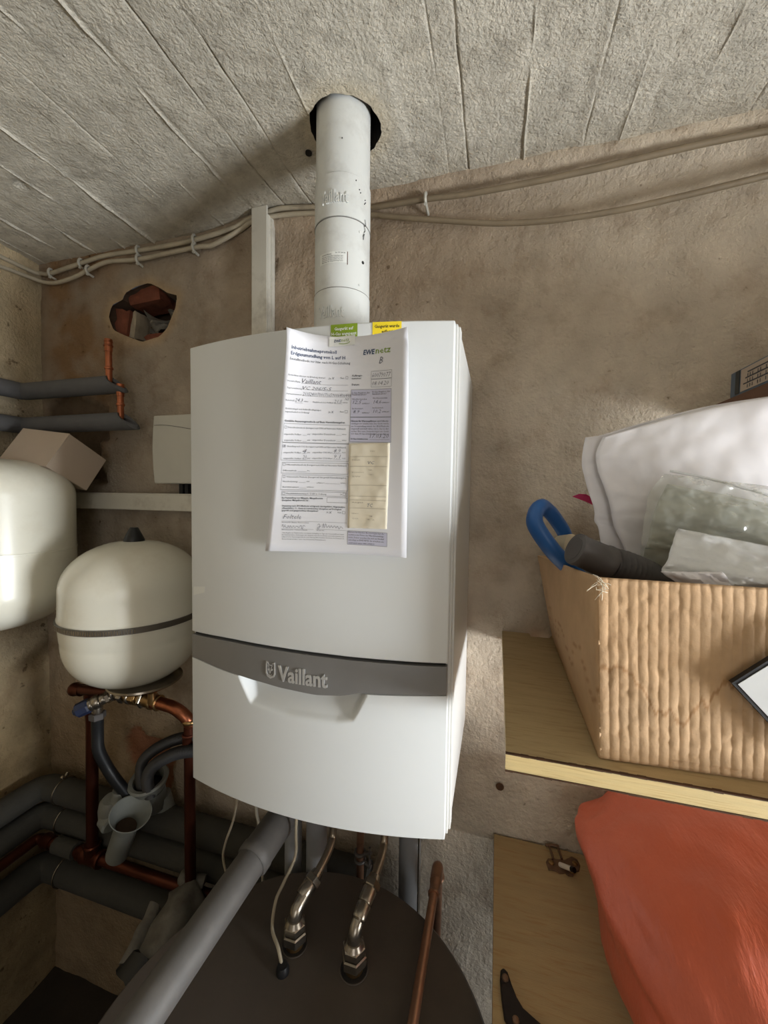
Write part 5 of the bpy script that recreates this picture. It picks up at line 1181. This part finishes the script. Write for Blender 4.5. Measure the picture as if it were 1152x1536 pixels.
# ------------------------------------------------------------------ plank with a blue-grey carton, upper right
t = thing('plank', 'dark brown plank end at the right edge above the white bag', 'plank', (.9, -.12, -.09))
bm = bmesh.new(); box(bm, .630, X1, -.26, -.006, -.0955, -.0715); obj('plank_board', bm, M['plank'], t, bevel=.001, smooth=False)
bm = bmesh.new(); box(bm, .6305, X1, -.262, -.259, -.094, -.073); obj('front_edge', bm, M['bark'], t, smooth=False)
t = thing('flat_carton', 'blue-grey flat carton with a printed end label lying on the dark plank', 'box', (.74, -.14, -.07))
bm = bmesh.new(); box(bm, .6320, .86, -.25, -.082, -.0712, -.0320); obj('carton_body', bm, M['bluebox'], t, bevel=.0012, smooth=False)
bm = bmesh.new(); box(bm, .6312, .6322, -.248, -.112, -.068, -.0345); lb2 = obj('end_label', bm, M['carton'], t, smooth=False)
bm = bmesh.new(); box(bm, .6308, .6323, -.108, -.098, -.069, -.0335); obj('dark_stripe', bm, M['cylside'], t, smooth=False)
bm = bmesh.new()
for z, y0_, y1_ in ((-.042, -.24, -.13), (-.050, -.24, -.125), (-.058, -.24, -.12)): box(bm, .6306, .6313, y0_, y1_, z-.0008, z+.0008)
mk = lambda u, v, h: Vector((.6307, -u, v))
for i in range(3): add_text(bm, '||| || ||| | ||||', mk, .130, -.0485-.008*i, w=.10, cap=.004, res=1)
obj('label_print', bm, M['print'], lb2, smooth=False)

# ------------------------------------------------------------------ orange bag on the lower board
def sgn(v, p): return math.copysign(abs(v)**p, v)
bm = bmesh.new(); nu, nv = 150, 96
cx, cy, cz = .700, -.225, BZ+.116
ax_, ay_, az_ = .262, .235, .116
G = []
for j in range(nv+1):
    ph = -PI/2+PI*j/nv; row = []
    for i in range(nu):
        th = 2*PI*i/nu
        x = sgn(math.cos(ph), .55)*sgn(math.cos(th), .62); y = sgn(math.cos(ph), .55)*sgn(math.sin(th), .62); z = sgn(math.sin(ph), .75)
        p = Vector((x, y, z)); hz = .5+.5*z
        wx = -.045*(1-hz)*0
        f = fbm(x*1.6+4, y*1.6, z*1.3, 3)*.10
        ridge = .050*math.sin(x*9+y*6+2.5*fbm(x*2, y*2, 1))*sm(-.2, .8, -y)*(1-.4*hz)
        pl = .026*math.sin(x*26-y*9+3*fbm(x*2, y*3, 2))*(.3+.7*sm(.2, -.6, z))
        P = Vector((cx+ax_*x*(1+f*.5+pl*.3), cy+ay_*y*(1+f+ridge+pl*.5), cz+az_*z*(1+f*.9+.5*pl)+.030*x*sm(0, 1, z)-.05*sm(.3, 1.0, -y)*hz))
        # left face leans outwards towards its top corner
        P.x += -.055*sm(.2, 1, -x)*sm(-.2, 1, z)*sm(-.9, .6, y) + .03*sm(.3, 1, -x)*sm(0, -1, y)
        P.z = max(P.z, BZ+.0006)
        row.append(bm.verts.new(P))
    G.append(row)
for j in range(nv):
    for i in range(nu): bm.faces.new((G[j][i], G[j][(i+1) % nu], G[j+1][(i+1) % nu], G[j+1][i]))
bmesh.ops.remove_doubles(bm, verts=bm.verts, dist=1e-5)
tag(obj('orange_bag', bm, M['orange']), 'full orange plastic bag slumped on the lower board', 'bag')

# ------------------------------------------------------------------ separate pieces of fittings into parts of their own
def split_loose(o):
    me = o.data; n = len(me.vertices); par = list(range(n))
    def find(a):
        while par[a] != a: par[a] = par[par[a]]; a = par[a]
        return a
    for e in me.edges:
        a, b = find(e.vertices[0]), find(e.vertices[1])
        if a != b: par[a] = b
    groups = {}
    for p in me.polygons: groups.setdefault(find(p.vertices[0]), []).append(p.index)
    if len(groups) < 2: return
    first = True; sets = list(groups.values()); src = me.copy(); sm0 = me.polygons[0].use_smooth
    for ids in sets:
        vid = {}; V = []; F = []
        for i in ids:
            f = []
            for v in src.polygons[i].vertices:
                if v not in vid: vid[v] = len(V); V.append(tuple(src.vertices[v].co))
                f.append(vid[v])
            F.append(f)
        m2 = bpy.data.meshes.new(o.name); m2.from_pydata(V, [], F); m2.update()
        for mt in src.materials: m2.materials.append(mt)
        for p in m2.polygons: p.use_smooth = sm0
        if sm0: m2.set_sharp_from_angle(angle=math.radians(42))
        if first: o.data = m2; first = False
        else:
            c = o.copy(); c.data = m2; C.objects.link(c)
    bpy.data.meshes.remove(src)
for o in list(C.objects):
    if o.type == 'MESH' and o.name.split('.')[0] in ('end_cap', 'solder_fitting', 'tee_fitting', 'union_nut', 'compression_nut', 'pipe_clamp', 'elbow_fitting', 'cable_stub', 'pipe_clip', 'cable_clip', 'staple', 'wall_bracket', 'trap_body', 'elbow', 'sleeve', 'connector', 'blue_cap', 'clamp_lug', 'window_frame') and not o.children:
        split_loose(o)
for o in C.objects:
    k = o.name.split('.')[0]
    if k == 'cable_stub':
        o['group'] = 'dark cable stubs below the plastic cover'; lft = o.data.vertices[0].co.x < -.49
        o['label'] = ('left' if lft else 'right')+' of two short dark cable stubs below the flat plastic wall cover'
    if k in ('pen_marks', 'broken_veneer', 'handwriting', 'printed_text', 'label_print', 'sticker_lettering'): o['kind'] = 'stuff'
